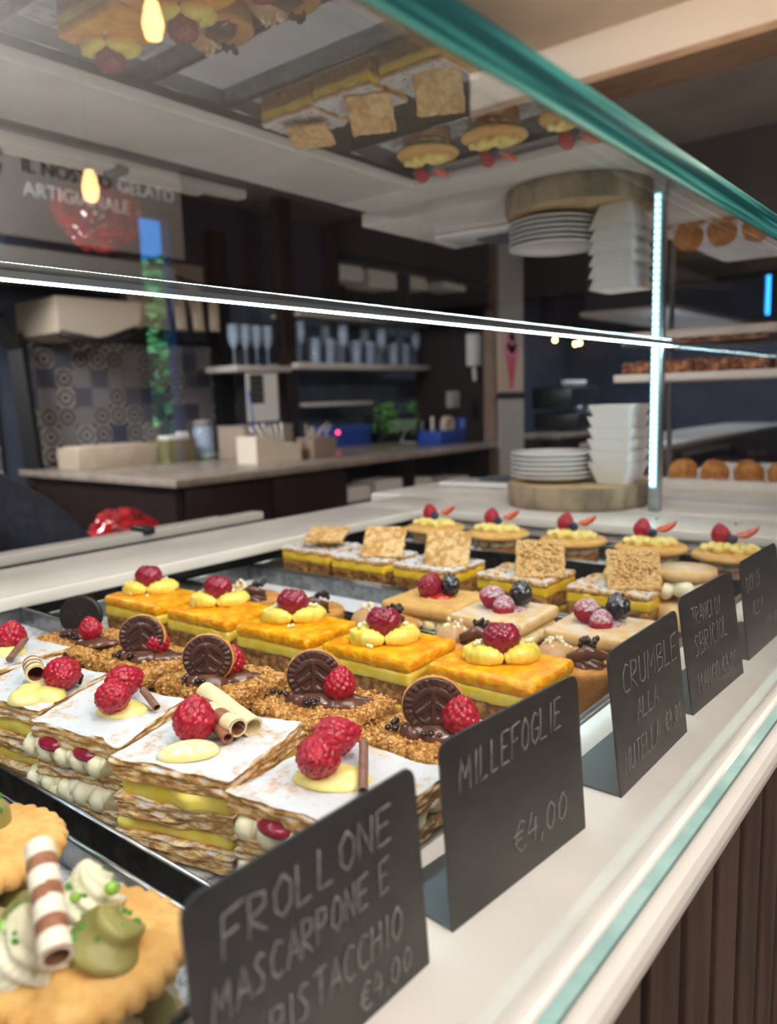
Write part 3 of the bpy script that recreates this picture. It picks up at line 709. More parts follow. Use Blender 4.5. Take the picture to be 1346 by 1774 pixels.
def crumb_square(x, y, rz, sx, sy, sd, label, ck, rp, pearls, rs=1.05, black=False, tilt=0, disc_rz=0):
    t = thing('crumble_square', label, 'pastry', (x, y, TF + .0005), rz)
    obj('base_crust', MB().add(slab(sx, sy, 0, .009, 20, 20, 3, .002, rough_disp(.0009, 190, sd))), yellow_base, t)
    obj('chocolate_layer', MB().add(slab(sx * .985, sy * .985, .0085, .029, 20, 20, 5, .002, rough_disp(.0007, 130, sd + 1))), choc_layer, t)
    def d(p, n):
        q = p + n * (.0022 * nz3(p, 95, sd) + .0024 * abs(nz3(p, 260, sd + 2)) + .0010 * nz3(p, 520, sd + 4)); return q
    mb = MB().add(slab(sx, sy, .0275, .0425, 52, 48, 8, .004, d)); crumbs(mb, sx * .48, sy * .48, .0430, 150, sd)
    rnd = random.Random(sd)
    for i in range(60):
        u = rnd.uniform(-.5, .5); e = rnd.choice((0, 1)); zz = rnd.uniform(.030, .041)
        if e: mb.add(ico(1, rnd.uniform(.0010, .0022)), 0, True, T(u * sx, -sy / 2 - .0004, zz))
        else: mb.add(ico(1, rnd.uniform(.0010, .0022)), 0, True, T(sx / 2 + .0004, u * sy, zz))
    obj('crumble_top', mb, crumb, t)
    c, s = math.cos(-rz), math.sin(-rz); L = lambda a, b: ((a - x) * c - (b - y) * s, (a - x) * s + (b - y) * c)
    z = .0430
    a = L(*ck); b = L(*rp); mb = MB()
    mb.add(dollop(.0155, .0125, .0095, sd), 0, True, T(a[0], a[1], z)); mb.add(dollop(.0165, .0125, .0075, sd + 1), 0, True, T(b[0] + .002, b[1], z - .0005, 0, 0, .4)); mb.add(dollop(.011, .009, .0095, sd + 2), 0, True, T(a[0] - .009, a[1] - .006, z - .0005)); mb.add(dollop(.009, .006, .004, sd + 2), 0, True, T(b[0] + .012, b[1] + .008, z - .0005, 0, 0, .8))
    obj('chocolate_cream', mb, choc_milk, t)
    q = Matrix.Rotation(-rz, 4, 'Z') @ Matrix.Rotation(.60 + disc_rz, 4, 'Z') @ Matrix.Rotation(PI / 2 - .16 + tilt, 4, 'X')
    o = put('chocolate_biscuit', COOKIE_B if black else COOKIE, t, a[0], a[1], z + .0195, s=1.1); o.rotation_euler = q.to_euler()
    if black: o['label'] = 'plain black biscuit disc'
    put('raspberry', RASP[sd % 2], t, b[0], b[1], z + .0135, .1, .05, sd, rs)
    for px, py in pearls:
        a = L(px, py); put('pearl', PEARL_D, t, a[0], a[1], z + .0035 + random.random() * .002)
def pcl(cx, cy, n, r, sd):
    rnd = random.Random(sd); return [(cx + rnd.gauss(0, r), cy + rnd.gauss(0, r)) for i in range(n)]
crumb_square(-.2665, .3655, .02, .074, .062, 51, 'crumble square with an embossed chocolate biscuit, nearest the Millefoglie card', (-.2625, .3615), (-.2485, .369), [(-.262, .350), (-.258, .352), (-.254, .355), (-.281, .347), (-.283, .350), (-.287, .356), (-.286, .352), (-.285, .345), (-.282, .362)], 1.08)
crumb_square(-.355, .362, .04, .076, .063, 52, 'crumble square with an embossed biscuit and raspberry, second from the Millefoglie card', (-.3585, .358), (-.344, .367), [(-.354, .345), (-.351, .348), (-.355, .350), (-.350, .352), (-.382, .348), (-.386, .345), (-.374, .346), (-.348, .346)], 1.05)
crumb_square(-.452, .355, .06, .078, .063, 53, 'middle crumble square of the five, its embossed biscuit behind the raspberry', (-.4485, .340), (-.4435, .3565), [(-.462, .330), (-.460, .333), (-.447, .328), (-.443, .330), (-.458, .325)], 1.0)
crumb_square(-.5465, .351, .06, .078, .062, 54, 'crumble square second from the left, dark pearls clustered before its biscuit', (-.537, .344), (-.531, .3535), pcl(-.553, .334, 12, .003, 4) + pcl(-.538, .336, 6, .002, 5), .95)
crumb_square(-.635, .348, .05, .074, .062, 55, 'leftmost crumble square, topped with a plain black biscuit', (-.640, .350), (-.612, .3425), pcl(-.642, .337, 14, .0035, 6) + pcl(-.625, .334, 4, .002, 7), .9, True)

# ------------------------------------------------------------ mango slices
def mango(x, y, rz, sx, sy, sd, label, heart, npl=16, lift=0):
    t = thing('mango_slice', label, 'pastry', (x, y, TF + .0005), rz)
    obj('sponge_base', MB().add(slab(sx, sy, 0, .010, 24, 18, 3, .002, rough_disp(.0012, 150, sd))), yellow_base, t)
    obj('crumb_filling', MB().add(slab(sx * .975, sy * .97, .0095, .0275, 28, 20, 6, .003, lambda p, n: p + n * (.0020 * nz3(p, 120, sd) + .0014 * nz3(p, 300, sd + 4)))), sponge, t)
    obj('custard_layer', MB().add(slab(sx, sy, .0265, .0375, 24, 18, 3, .003, rough_disp(.0008, 90, sd + 2))), custard_slab, t)
    def d(p, n):
        q = p + n * (.0007 * nz3(p, 160, sd) + .0005 * nz3(p, 380, sd + 1))
        if n.z < .5 and p.z < .043: q.z -= .0022 * max(0, nz3((p.x, p.y, 0), 55, sd + 6)); 
        return q
    obj('mango_glaze', MB().add(slab(sx * 1.01, sy * 1.01, .0365, .0478, 44, 32, 4, .0042, d)), mango_jelly, t)
    z = .0478; hx0, hy0 = heart
    mb = MB()
    ux, uy, fx, fy = .779, .626, -.623, .782
    for sgn in (-1, 1):
        path = []; R = []
        for i in range(19):
            u = i / 18; a = sgn * (.001 + .0250 * u); bb = -.0115 + .0130 * u - .005 * math.sin(PI * u)
            path.append((hx0 + ux * a + fx * bb, hy0 + uy * a + fy * bb, z + .0030 + .0030 * math.sin(PI * min(1, u * 1.1)) - .001 * u))
            R.append(max(.0008, (.0032 + .0046 * math.sin(PI * u * .90) ** .8 + .0005 * math.sin(u * 38)) * (1 if i < 16 else (.93, .72, .30)[i - 16])))
        mb.add(tube(path, R, 18), 0)
        mb.add(ico(4, .0100, (1.5, 1.05, .80), lambda v: v * (1 + .05 * math.sin(9 * v.x + 4 * v.z) + .06 * nz3(v, 2, sd + sgn))), 0, True, T(hx0 + ux * sgn * .0150 + fx * .003, hy0 + uy * sgn * .0150 + fy * .003, z + .0050, 0, 0, .68 - sgn * .25))
    obj('custard_swirl', mb, custard_y, t)
    o = put('raspberry', RASP_D, t, hx0 + .0012, hy0 - .0016, z + .0165, PI - .30, .10, .68, (1.12, 1.0, 1.0))
    rnd = random.Random(sd)
    for i in range(npl):
        sg = rnd.choice((-1, 1)); u = rnd.uniform(.010, .024); a, b = hx0 + sg * u * ux + rnd.uniform(-.004, .004), hy0 + sg * u * uy + rnd.uniform(-.004, .004)
        h = .0135 if u < .022 else .0035
        put('pearl', PEARL_W, t, a, b, z + h, s=rnd.uniform(.8, 1.1))
    for i in range(3): put('pearl', PEARL_W, t, hx0 + rnd.uniform(-.02, .02), hy0 - .018 + rnd.uniform(-.006, .002), z + .0018)
mango(-.2905, .487, .02, .088, .068, 61, 'mango slice at the right end of its row, beside the Crumble card', (-.002, .004), 16)
mango(-.3915, .4785, .03, .089, .068, 62, 'mango slice with many white pearls, second from the right end of its row', (-.003, -.002), 20)
mango(-.4955, .474, .03, .089, .066, 63, 'middle mango slice of the five', (-.008, .006), 9)
mango(-.5955, .471, .03, .089, .065, 64, 'mango slice second from the left end, its berry shining purple', (-.012, .008), 8)
mango(-.6985, .467, .03, .090, .065, 65, 'leftmost mango slice, nearest the rear ledge', (-.014, .004), 7)

# ------------------------------------------------------------ round tartlets with chocolate and pearls
def tartlet(x, y, sd, label, rz=0):
    t = thing('chocolate_tartlet', label, 'pastry', (x, y + .006, TF + .0005), rz, )
    obj('tart_shell', MB().add(lathe([(.0, 0), (.028, 0), (.031, .003), (.0345, .022), (.0350, .0245), (.033, .026), (.0, .026)], 60, lambda R, z, a: R * (1 + (.02 * math.cos(20 * a) if R > .03 else 0)))), biscuit_dark, t)
    obj('hazelnut_cream', MB().add(dollop(.0165, .0185, .012, sd)), mk('hazelnut_cream', '#c79f74', '#b98f64', 60, rough=.35, sss=.15), t, (-.014, -.005, .025))
    mb = MB().add(dollop(.016, .012, .009, sd + 1, 7, .2, 2.0), 0, True, T(.013, -.006, .025)).add(tube([(.002, -.016, .03), (.016, -.012, .035), (.028, -.002, .032)], [.003, .0045, .002], 12))
    obj('chocolate_curl', mb, choc_milk, t)
    rnd = random.Random(sd)
    for i in range(16):
        a = rnd.uniform(0, 6.28); r = .012 * math.sqrt(rnd.random()); put('pearl', PEARL_W, t, -.014 + r * math.cos(a), -.003 + r * math.sin(a), .0375 - 45 * r * r + rnd.random() * .0015)
    for i in range(16):
        a = rnd.uniform(0, 6.28); r = .0075 * math.sqrt(rnd.random()); put('pearl', PEARL_D, t, .010 + r * math.cos(a), .006 + r * math.sin(a), .0345 + rnd.random() * .004)
tartlet(-.645, .5445, 71, 'chocolate tartlet behind the two leftmost mango slices')
tartlet(-.553, .5445, 72, 'chocolate tartlet second from the left, behind the middle mango slice')
tartlet(-.458, .5455, 73, 'chocolate tartlet in the middle of its row, in front of the leftmost berry shortbread')
tartlet(-.362, .547, 74, 'chocolate tartlet with white pearls in front of the powdered shortbread with mixed berries')
tartlet(-.2635, .549, 75, 'chocolate tartlet at the right end, just left of the Crumble card')

# ------------------------------------------------------------ shortbread sandwiches with berries
def sandwich(x, y, rz, sx, sy, sd, label, kind):
    t = thing('berry_shortbread', label, 'pastry', (x, y, TF + .0005), rz)
    obj('bottom_biscuit', MB().add(slab(sx, sy, 0, .010, 14, 14, 2, .003, rough_disp(.0005, 90, sd))), biscuit, t)
    obj('jam_line', MB().add(slab(sx * .985, sy * .985, .009, .0135, 16, 16, 2, .002, rough_disp(.0008, 120, sd))), jam, t)
    mb = MB(); rnd = random.Random(sd)
    n = 5
    for i in range(n):
        u = (i + .5) / n - .5
        for e in range(4):
            w_ = .0085 * rnd.uniform(.85, 1.1); fn = (lambda v: v * (1 + .12 * nz3(v, 2.2, sd + i + e * 9)))
            px, py = ((u * sx * .92, -sy * .42), (sx * .42, u * sy * .92), (u * sx * .92, sy * .42), (-sx * .42, u * sy * .92))[e]
            mb.add(ico(3, w_, (1.05, 1.05, .85), fn), 0, True, T(px, py, .0215))
    mb.add(slab(sx * .85, sy * .85, .013, .030, 1, 1, 1, .003)); obj('apple_filling', mb, banana_m, t)
    obj('top_biscuit', MB().add(slab(sx, sy, .0295, .0415, 18, 18, 3, .004, rough_disp(.0006, 60, sd + 3))), biscuit_sugar if kind else biscuit, t)
    z = .0415
    obj('berry_puddle', MB().add(dollop(.018, .013, .0045, sd, 9, 0, 0)), rasp_sugar if kind else jam, t, (.000, .003, z), (0, 0, .3))
    if kind == 0:
        put('raspberry', RASP_D, t, -.006, -.001, z + .0115, .3, .2, 1, 1.08); put('blackberry', BLACKB, t, .011, .010, z + .011, 0, .3, 2, 1.1)
    else:
        put('raspberry', RASP_S, t, -.013, -.001, z + .0105, 1.2, .3, -.6, 1.12); put('blackberry', BLACKB, t, .010, .014, z + .0135, 0, .3, 2, 1.15)
        put('raspberry', RASP_S, t, .003, -.007, z + .004, 1.5, 0, 1.3, (1.15, 1.1, .8))
sandwich(-.4555, .636, .04, .084, .082, 81, 'shortbread sandwich with shiny unsugared raspberry and blackberry, leftmost of its row', 0)
sandwich(-.372, .632, .05, .078, .080, 82, 'shortbread sandwich with sugared berries, in the middle of its row', 1)
sandwich(-.276, .635, .05, .078, .076, 83, 'shortbread sandwich with sugared berries and blackberry, nearest the Mango card', 1)

# ------------------------------------------------------------ apple custard slices with a leaning lid
def slice_(x, y, rz, sd, label, lid='puff', lx=.0, tilt=.9):
    t = thing('apple_slice', label, 'pastry', (x, y, TF + .0005), rz); sx, sy = .088, .072
    obj('sponge_base', MB().add(slab(sx, sy, 0, .011, 20, 18, 3, .003, rough_disp(.0013, 140, sd))), yellow_base, t)
    obj('apple_filling', MB().add(slab(sx * .98, sy * .98, .0105, .029, 26, 20, 5, .003, lambda p, n: p + n * (.0022 * nz3(p, 110, sd) + .0012 * nz3(p, 300, sd)))), sponge, t)
    obj('custard_layer', MB().add(slab(sx, sy, .028, .040, 20, 18, 3, .003, rough_disp(.0012, 100, sd))), mk('bright_custard', '#eec22a', '#f5d24a', 60, rough=.35, sss=.2), t)
    mb = MB().add(slab(sx, sy, .0395, .0455, 40, 34, 2, .002, lambda p, n: p + n * (.0020 * nz3(p, 120, sd + 4) + .0016 * abs(nz3(p, 300, sd))))); crumbs(mb, sx * .45, sy * .45, .0460, 60, sd, r=.0018)
    obj('flaky_top', mb, puff_sugar if lid == 'puff' else mk('sugared_crumb_top', '#c08a4c', '#ecd09a', 200, rough=.7, bump=.6, bs=300, powder=(.4, 45, .45, .6)), t)
    mb = MB()
    for j in range(3): mb.add(ruffle(.030, .0075, sd + j, .007), 0, True, T(lx - .012 + .008 * j, .010, .0525 + .004 * (j == 1), 0, .0, .9))
    obj('piped_cream', mb, custard, t)
    L = MB().add(slab(.054, .048, -.003, .003, 28, 26, 2, .002, lambda p, n: p + n * (.0013 * nz3(p, 110, sd + 9) + .0012 * nz3(p, 300, sd + 2))))
    if lid != 'puff': crumbs(L, .022, .019, .0030, 90, sd, r=.0022); crumbs(L, .022, .019, -.0030, 60, sd + 1, r=.0020)
    o = obj('pastry_lid', L, crumb_pale if lid != 'puff' else mk('golden_puff_lid', '#c08d4c', '#e6c28a', 120, rough=.6, bump=.6, bs=200), t, (lx + .010, -.004, .063))
    o.rotation_euler = (Matrix.Rotation(.45, 4, 'Z') @ Matrix.Rotation(tilt, 4, 'X')).to_euler()
    return t
slice_(-.742, .768, .0, 91, 'leftmost apple custard slice, its puff lid lying nearly flat', 'puff', .004, .22)
slice_(-.643, .762, .0, 92, 'apple custard slice second from the left, with a square puff lid leaning up', 'puff', .010, .75)
slice_(-.5405, .762, .0, 93, 'apple custard slice with the largest puff lid, behind the leftmost berry shortbread', 'puff', .006, .95)
slice_(-.4245, .768, .0, 94, 'apple custard slice with a crumbly lid and piped cream at its left', 'crumb', .010, .85)
slice_(-.314, .768, .0, 95, 'apple custard slice with a crumbly lid and a sugared biscuit behind it', 'crumb', .006, .80)
t = thing('cream_bun', 'round pastry with folds of cream and a flat biscuit on top, above the Mango card', 'pastry', (-.2545, .7745 + .02, TF + .0005), 0)
obj('bun_base', MB().add(lathe([(0, 0), (.030, 0), (.037, .006), (.039, .016), (.036, .024), (.0, .027)], 40, lambda R, z, a: R * (1 + .03 * math.sin(3 * a)))), biscuit_sugar, t)
mb = MB()
for i in range(9):
    a = 2 * PI * i / 9; mb.add(ico(3, .012, (1.3, .7, .55)), 0, True, T(.024 * math.cos(a), .024 * math.sin(a), .034 + .003 * (i % 2), .5, 0, a + .8))
obj('whipped_cream', mb, cream_w, t)
obj('top_biscuit', MB().add(lathe([(0, .042), (.026, .042), (.030, .045), (.029, .050), (0, .052)], 40)), biscuit_sugar, t)

# ------------------------------------------------------------ round berry tarts at the back
def berry_tart(x, y, sd, label, leaf=False):
    t = thing('berry_tart', label, 'pastry', (x, y, TF + .0005), 0)
    obj('tart_base', MB().add(lathe([(0, 0), (.026, 0), (.030, .004), (.033, .020), (0, .022)], 48, lambda R, z, a: R * (1 + .02 * math.cos(18 * a) * (R > .02)))), sponge, t)
    obj('biscuit_disc', MB().add(lathe([(0, .031), (.036, .031), (.0415, .033), (.0420, .0365), (.039, .039), (0, .0395)], 56, lambda R, z, a: R * (1 + (.012 * math.cos(30 * a) if R > .035 else 0)))), biscuit, t)
    mb = MB()
    for i in range(10):
        a = 2 * PI * i / 10; mb.add(ico(2, .010, (1.3, .8, .7)), 0, True, T(.022 * math.cos(a), .022 * math.sin(a), .0265, 0, 0, a + .9))
    obj('cream_layer', mb, cream_w, t)
    mb = MB()
    for i in range(6):
        mb.add(ruffle(.034 - .003 * abs(i - 2), .0055, sd + i, .006), 0, True, T(.010 * (i - 2.5) * .8, -.004 + .003 * (i % 2), .0425 + .0015 * (i % 2), 0, 0, .95))
    obj('custard_swirl', mb, custard, t)
    put('raspberry', RASP[sd % 3], t, -.013, .006, .0570, .25, -.1, sd, .98)
    put('blueberry', BLUEB, t, .002, -.003, .0540, .6, .2, sd)
    o = put('strawberry_wedge', STRAW, t, .004, .010, .0560); o.rotation_euler = (0.15, 1.15, .25)
    if leaf: put('strawberry_leaf', LEAF, t, .002, .012, .067, 0, -.4, .3)
berry_tart(-.6425, .8985, 101, 'round berry tart at the left end of the rear row')
berry_tart(-.540, .9005, 102, 'round berry tart second from the left in the rear row')
berry_tart(-.4325, .905, 103, 'round berry tart in the middle of the rear row, with a pink strawberry wedge')
berry_tart(-.332, .905, 104, 'round berry tart second from the right in the rear row', True)
berry_tart(-.2425, .908, 105, 'rightmost round berry tart, seen through the pale reflection above the cards', True)

# ------------------------------------------------------------ fluted pistachio cookies in the foreground
def fluted(r, n, z0, z1, sd):
    pr = [(0, z0), (r * .90, z0), (r * .98, z0 + .0012), (r, (z0 + z1) / 2), (r * .97, z1 - .001), (r * .90, z1), (r * .6, z1 + .0004), (0, z1 + .0006)]
    def fn(R, z, a):
        if R < r * .7: return R
        k = (abs(math.cos(n * a / 2)) ** .8) * .085 * (R / r) ** 6; return R * (1 + k - .05)
    return lathe(pr, 220, fn)
def frollone(x, y, sd, label, main=True):
    t = thing('fluted_cookie_sandwich', label, 'pastry', (x, y, TF + .0005), 0); r = .0365
    obj('bottom_cookie', MB().add(fluted(r * .99, 28, 0, .009, sd)), biscuit, t)
    mb = MB()
    for i in range(9):
        a = 2 * PI * i / 9 + sd
        if i % 2 == 0: mb.add(dollop(.0115, .0115, .020, sd + i, 0), 0, True, T(.0235 * math.cos(a), .0235 * math.sin(a), .009))
    obj('pistachio_cream', mb, pist, t)
    mb = MB()
    for i in range(9):
        a = 2 * PI * i / 9 + sd
        if i % 2: mb.add(dollop(.0115, .0115, .021, sd + i, 8, .2, 3), 0, True, T(.024 * math.cos(a), .024 * math.sin(a), .009))
    obj('mascarpone_cream', mb, cream_w, t)
    obj('top_cookie', MB().add(fluted(r, 28, .0405, .049, sd + 2)), biscuit, t, rot=(-.03, .04, .2))
    z = .049
    D = [(.0115, .004, .014, pist, 3, .9), (-.011, .012, .0125, cream_w, 8, 1.3), (-.004, -.015, .0145, cream_w, 8, 1.1), (-.019, -.006, .0125, pist, 6, 1.0)] if main else [(.002, -.008, .014, cream_w, 8, 1.2), (-.012, .010, .013, pist, 0, 1), (-.018, -.008, .012, pist, 6, 1)]
    for j, (dx, dy, rr, m_, rg, hh) in enumerate(D):
        mb = MB().add(dollop(rr, rr * .95, rr * 1.05 * hh, sd + j * 3, rg, .75, 2.2, 72, .17 if rg else .10))
        obj('pistachio_cream_dollop' if m_ is pist else 'mascarpone_dollop', mb, m_, t, (dx, dy, z))
    if main:
        obj('wafer_roll', wafer_tube((.0275, -.0205, z + .020), (-.0105, -.005, z + .0365), .0052, .0012, 3.6), [mk('white_wafer', '#f0e6d0', rough=.5), wafer_b], t, label='white and brown striped wafer roll')
    rnd = random.Random(sd)
    for i in range(70):
        dx, dy, rr, m_, rg, hh = rnd.choice(D); a = rnd.uniform(0, 6.28); q = rnd.uniform(.1, .85)
        zz = z + rr * 1.05 * hh * math.cos(math.asin(q)) + .0003
        mb = MB().add(ico(1, rnd.uniform(.0009, .0023), (1, .8, .7))); obj('pistachio_nib', mb, pist_nib, t, (dx + q * rr * math.cos(a), dy + q * rr * math.sin(a), zz))
    if main:
        for (a, b, c, s_) in ((-.010, -.021, .014, .0028), (.004, .013, .016, .0026), (-.004, -.006, .013, .0022), (-.002, .002, .016, .002)):
            obj('pistachio', MB().add(ico(2, s_)), mk('whole_pistachio', '#86b93a', '#9fca50', 40, rough=.35), t, (a, b, z + c))
frollone(-.256, .124, 111, 'fluted cookie sandwich with pistachio and mascarpone cream and a striped wafer roll, nearest the camera')
frollone(-.357, .131, 117, 'fluted cookie sandwich at the left edge behind the one with the striped wafer roll', False)

for o in list(COL.objects):
    if o.get('category') == 'pastry':
        if o.name.startswith(('millefeuille', 'crumble_square', 'fluted_cookie')): seat_near(o)
        else: seat(o, K2 if o.name.startswith('berry_tart') else K1)
    if o.name.startswith('chocolate_tartlet'): o.scale.z *= 1.32
    if o.name.startswith('cream_bun'): o.scale.z *= 1.3
    if o.name.startswith('fluted_cookie'): o.scale.z *= 1.08; o.location.x += .003; o.location.y += .002
seat_near(bpy.data.objects['piped_cream_rope'])
# ------------------------------------------------------------ price cards with chalk writing
GL = {
 'A': [[(0, 0), (.45, 1.4), (.9, 0)], [(.15, .5), (.75, .5)]], 'B': [[(0, 0), (0, 1.4), (.6, 1.3), (.6, .85), (0, .75), (.75, .55), (.7, .1), (0, 0)]],
 'C': [[(.8, 1.2), (.4, 1.4), (.05, .9), (.1, .3), (.45, 0), (.8, .15)]], 'D': [[(0, 0), (0, 1.4), (.6, 1.15), (.75, .6), (.55, .1), (0, 0)]],
 'E': [[(.75, 1.4), (0, 1.35), (0, 0), (.75, .05)], [(0, .72), (.6, .75)]], 'F': [[(.85, 1.45), (0, 1.35), (0, 0)], [(0, .7), (.6, .75)]],
 'G': [[(.8, 1.2), (.4, 1.4), (.05, .9), (.1, .3), (.45, 0), (.8, .2), (.8, .65), (.45, .65)]], 'H': [[(0, 0), (0, 1.4)], [(.7, 0), (.7, 1.4)], [(0, .7), (.7, .75)]],
 'I': [[(.2, 0), (.2, 1.4)]], 'L': [[(0, 1.4), (0, 0), (.65, .05)]], 'M': [[(0, 0), (.1, 1.4), (.5, .5), (.9, 1.4), (1.0, 0)]],
 'N': [[(0, 0), (0, 1.4), (.7, 0), (.7, 1.4)]], 'O': [[(.4, 1.4), (.05, 1.0), (.05, .35), (.4, 0), (.75, .35), (.75, 1.0), (.4, 1.4)]],
 'P': [[(0, 0), (0, 1.4), (.65, 1.25), (.65, .8), (0, .65)]], 'R': [[(0, 0), (0, 1.4), (.65, 1.25), (.65, .85), (0, .65), (.7, 0)]],
 'S': [[(.7, 1.25), (.35, 1.4), (.05, 1.1), (.6, .5), (.5, .1), (0, .1)]], 'T': [[(0, 1.4), (.9, 1.4)], [(.45, 1.4), (.45, 0)]],
 'U': [[(0, 1.4), (.05, .2), (.4, 0), (.7, .2), (.7, 1.4)]], 'Z': [[(0, 1.4), (.7, 1.4), (0, 0), (.75, .05)]],
 '€': [[(.8, 1.2), (.45, 1.4), (.12, .9), (.15, .3), (.5, 0), (.85, .15)], [(-.05, .85), (.6, .9)], [(-.05, .55), (.55, .6)]],
 '4': [[(.3, 1.4), (0, .55), (.75, .6)], [(.6, 1.1), (.55, 0)]], '0': [[(.35, 1.3), (.03, .9), (.05, .3), (.35, 0), (.65, .4), (.65, .95), (.35, 1.3)]],
 ',': [[(.15, .15), (.05, -.25)]], ' ': []}
ADV = {'I': .5, ' ': .6, 'M': 1.25, ',': .4}
def writing(lines, seed):
    """hand-drawn chalk strokes in the card plane: x right, y up, metres"""
    rnd = random.Random(seed); mb = MB()
    for s, x, y, h, wf, slope in lines:
        k = h / 1.4; cx_ = x
        for ch in s:
            for st in GL[ch]:
                pts = []
                for i in range(len(st) - 1):
                    (a, b), (c, d) = st[i], st[i + 1]
                    for u in (0, .5): pts.append((a + (c - a) * u, b + (d - b) * u))
                pts.append(st[-1])
                P = [(cx_ + (p[0] * wf + p[1] * .10) * k + rnd.uniform(-.0002, .0002), y + (cx_ - x) * slope + p[1] * k + rnd.uniform(-.0003, .0003), 0) for p in pts]
                mb.add(tube(P, .00050, 6))
            cx_ += ADV.get(ch, .95) * wf * k + .0008
    for i, v in enumerate(mb.v): mb.v[i] = (v[0], v[1], v[2] * .35)
    return mb
def card(label, pL, pR, lean, lines, seed, H=.0815):
    """pL, pR: foot corners on the ledge; the face looks towards the customer"""
    A, B = Vector((pL[0], pL[1], 0)), Vector((pR[0], pR[1], 0)); W = (B - A).length; u = (B - A).normalized(); rz = math.atan2(u.y, u.x)
    t = thing('price_card', label, 'price card', (A.x, A.y, 0), rz, )
    th = math.asin(lean / H)
    # local: x along the card, y to the rear, z up; plate leans back by th
    n = 7; r = .006; out = [(0, .0), (W, .0)]
    for i in range(n): a = PI / 2 * i / (n - 1); out.append((W - r + r * math.cos(a), H - r + r * math.sin(a)))
    for i in range(n): a = PI / 2 + PI / 2 * i / (n - 1); out.append((r + r * math.cos(a), H - r + r * math.sin(a)))
    R = Matrix.Rotation(-th, 4, 'X') 
    vs = [tuple(R @ Vector((p, 0, q))) for p, q in out] + [tuple(R @ Vector((p, .0012, q))) for p, q in out]; m = len(out)
    fs = [tuple(range(m)), tuple(range(m, 2 * m))[::-1]] + [(i, (i + 1) % m, m + (i + 1) % m, m + i) for i in range(m)]
    obj('card_face', MB().add((vs, fs), 0, False), chalkboard, t)
    obj('foot', MB().add(box(0, W, .0012, .038, .0003, .0015), 0, False), mk('card_foot', '#5a6066', rough=.35, metal=.4), t)  # dark foot; the LED reflected in it is put into the blue-grey colour
    q = obj('chalk_writing', writing(lines, seed), chalk, t, (0, -.0004, .0)); q.rotation_euler = (PI / 2 - th, 0, 0)
    return t
card('nearest slate price card, reading Frollone Mascarpone E Pistacchio, four euro', (-.1690, .1170), (-.1665, .2230), .0055,
     [('FROLLONE', .012, .058, .0135, 1.0, .02), ('MASCARPONE E', .006, .0395, .0120, .74, .03), ('PISTACCHIO', .026, .0195, .0125, .76, .01), ('€4,00', .066, .0045, .0105, .85, .02)], 1)
card('slate price card reading Millefoglie, four euro', (-.1690, .2430), (-.1590, .3490), .0055,
     [('MILLEFOGLIE', .010, .0560, .0150, .68, .05), ('€4,00', .045, .0130, .0145, 1.0, .01)], 2)
card('slate price card reading Crumble Alla Nutella, four euro', (-.1560, .3880), (-.1550, .4940), .009,
     [('CRUMBLE', .014, .0530, .0165, 1.0, -.02), ('ALLA', .030, .0335, .0120, .95, -.01), ('NUTELLA', .008, .0100, .0130, .78, .02), ('€4,00', .070, .0130, .0110, .78, .01)], 3)
card('slate price card for the mango slices, fourth from the camera', (-.1600, .5220), (-.1550, .6280), .012,
     [('TRANCI DI', .016, .0580, .0125, .78, -.03), ('SBRICIOL', .016, .0360, .0150, .85, .02), ('MANGO', .014, .0110, .0135, .8, -.02), ('€4,00', .062, .0120, .0115, .85, .0)], 4)
card('slate price card farthest along the ledge, cut off by the right edge of the picture', (-.1590, .6590), (-.1560, .7650), .010,
     [('DOLCE', .010, .0540, .013, .9, .02), ('ALLA', .020, .0320, .012, .9, .02), ('€4,00', .058, .0120, .011, .85, .02)], 5)

# ------------------------------------------------------------ log slice with plates and bowls
lg = thing('log_slice', 'thick round slice of pale wood standing on the far ledge under the plates and bowls', 'wood slice', (-.695, 1.472, 0), .3)
obj('bark', MB().add(lathe([(.0, .0005), (.138, .0005), (.141, .006), (.141, .041), (.138, .045)], 72, lambda R, z, a: R * (1 + .012 * nz3((math.cos(a), math.sin(a), z * 12), 3.5)))), log_bark, lg)
obj('cut_face', MB().add(lathe([(0, .0455), (.135, .0455), (.1385, .0445), (.138, .042), (0, .042)], 72, lambda R, z, a: R * (1 + .012 * nz3((math.cos(a), math.sin(a), .4), 3.5)))), log_top, lg)
ext = thing('far_counter', 'white counter slab on which the log slice and the thin white tray stand', 'counter', (0, 0, FZ))
obj('top', MB().add(slab(.98, .38, -FZ - .03, -FZ - .0005, 1, 1, 1, .003, None, -.708, 1.602)), white_ledge, ext)
obj('front_ledge', MB().add(ledge_profile(1.411, 1.792), 0, False), white_ledge, ext)
obj('body', MB().add(box(-1.15, -.14, 1.43, 1.79, 0, -FZ - .0385), 0, False), black_m, ext)
def plate_mesh(r=.0875):
    return lathe([(0, .0), (r * .58, 0), (r * .60, .002), (r * .80, .0048), (r, .0125), (r * 1.005, .0138), (r * .99, .0142), (r * .8, .0075), (r * .6, .004), (0, .0035)], 64)
PL = mesh('plate', MB().add(plate_mesh()), white_ceramic)
names = ['bottom', 'second', 'third', 'fourth', 'fifth', 'top']
for i in range(6):
    o = bpy.data.objects.new('plate', PL); COL.objects.link(o); o.location = (-.738 + .001 * (i % 2), 1.452, .0462 + .0092 * i)
    tag(o, {0: 'lowest round white plate, resting on the log slice', 5: 'topmost round white plate of the stack beside the square bowls'}.get(i, f'round white plate, {names[i]} from the bottom of the stack on the log slice'), 'plate', 'round plates stacked on the log slice')
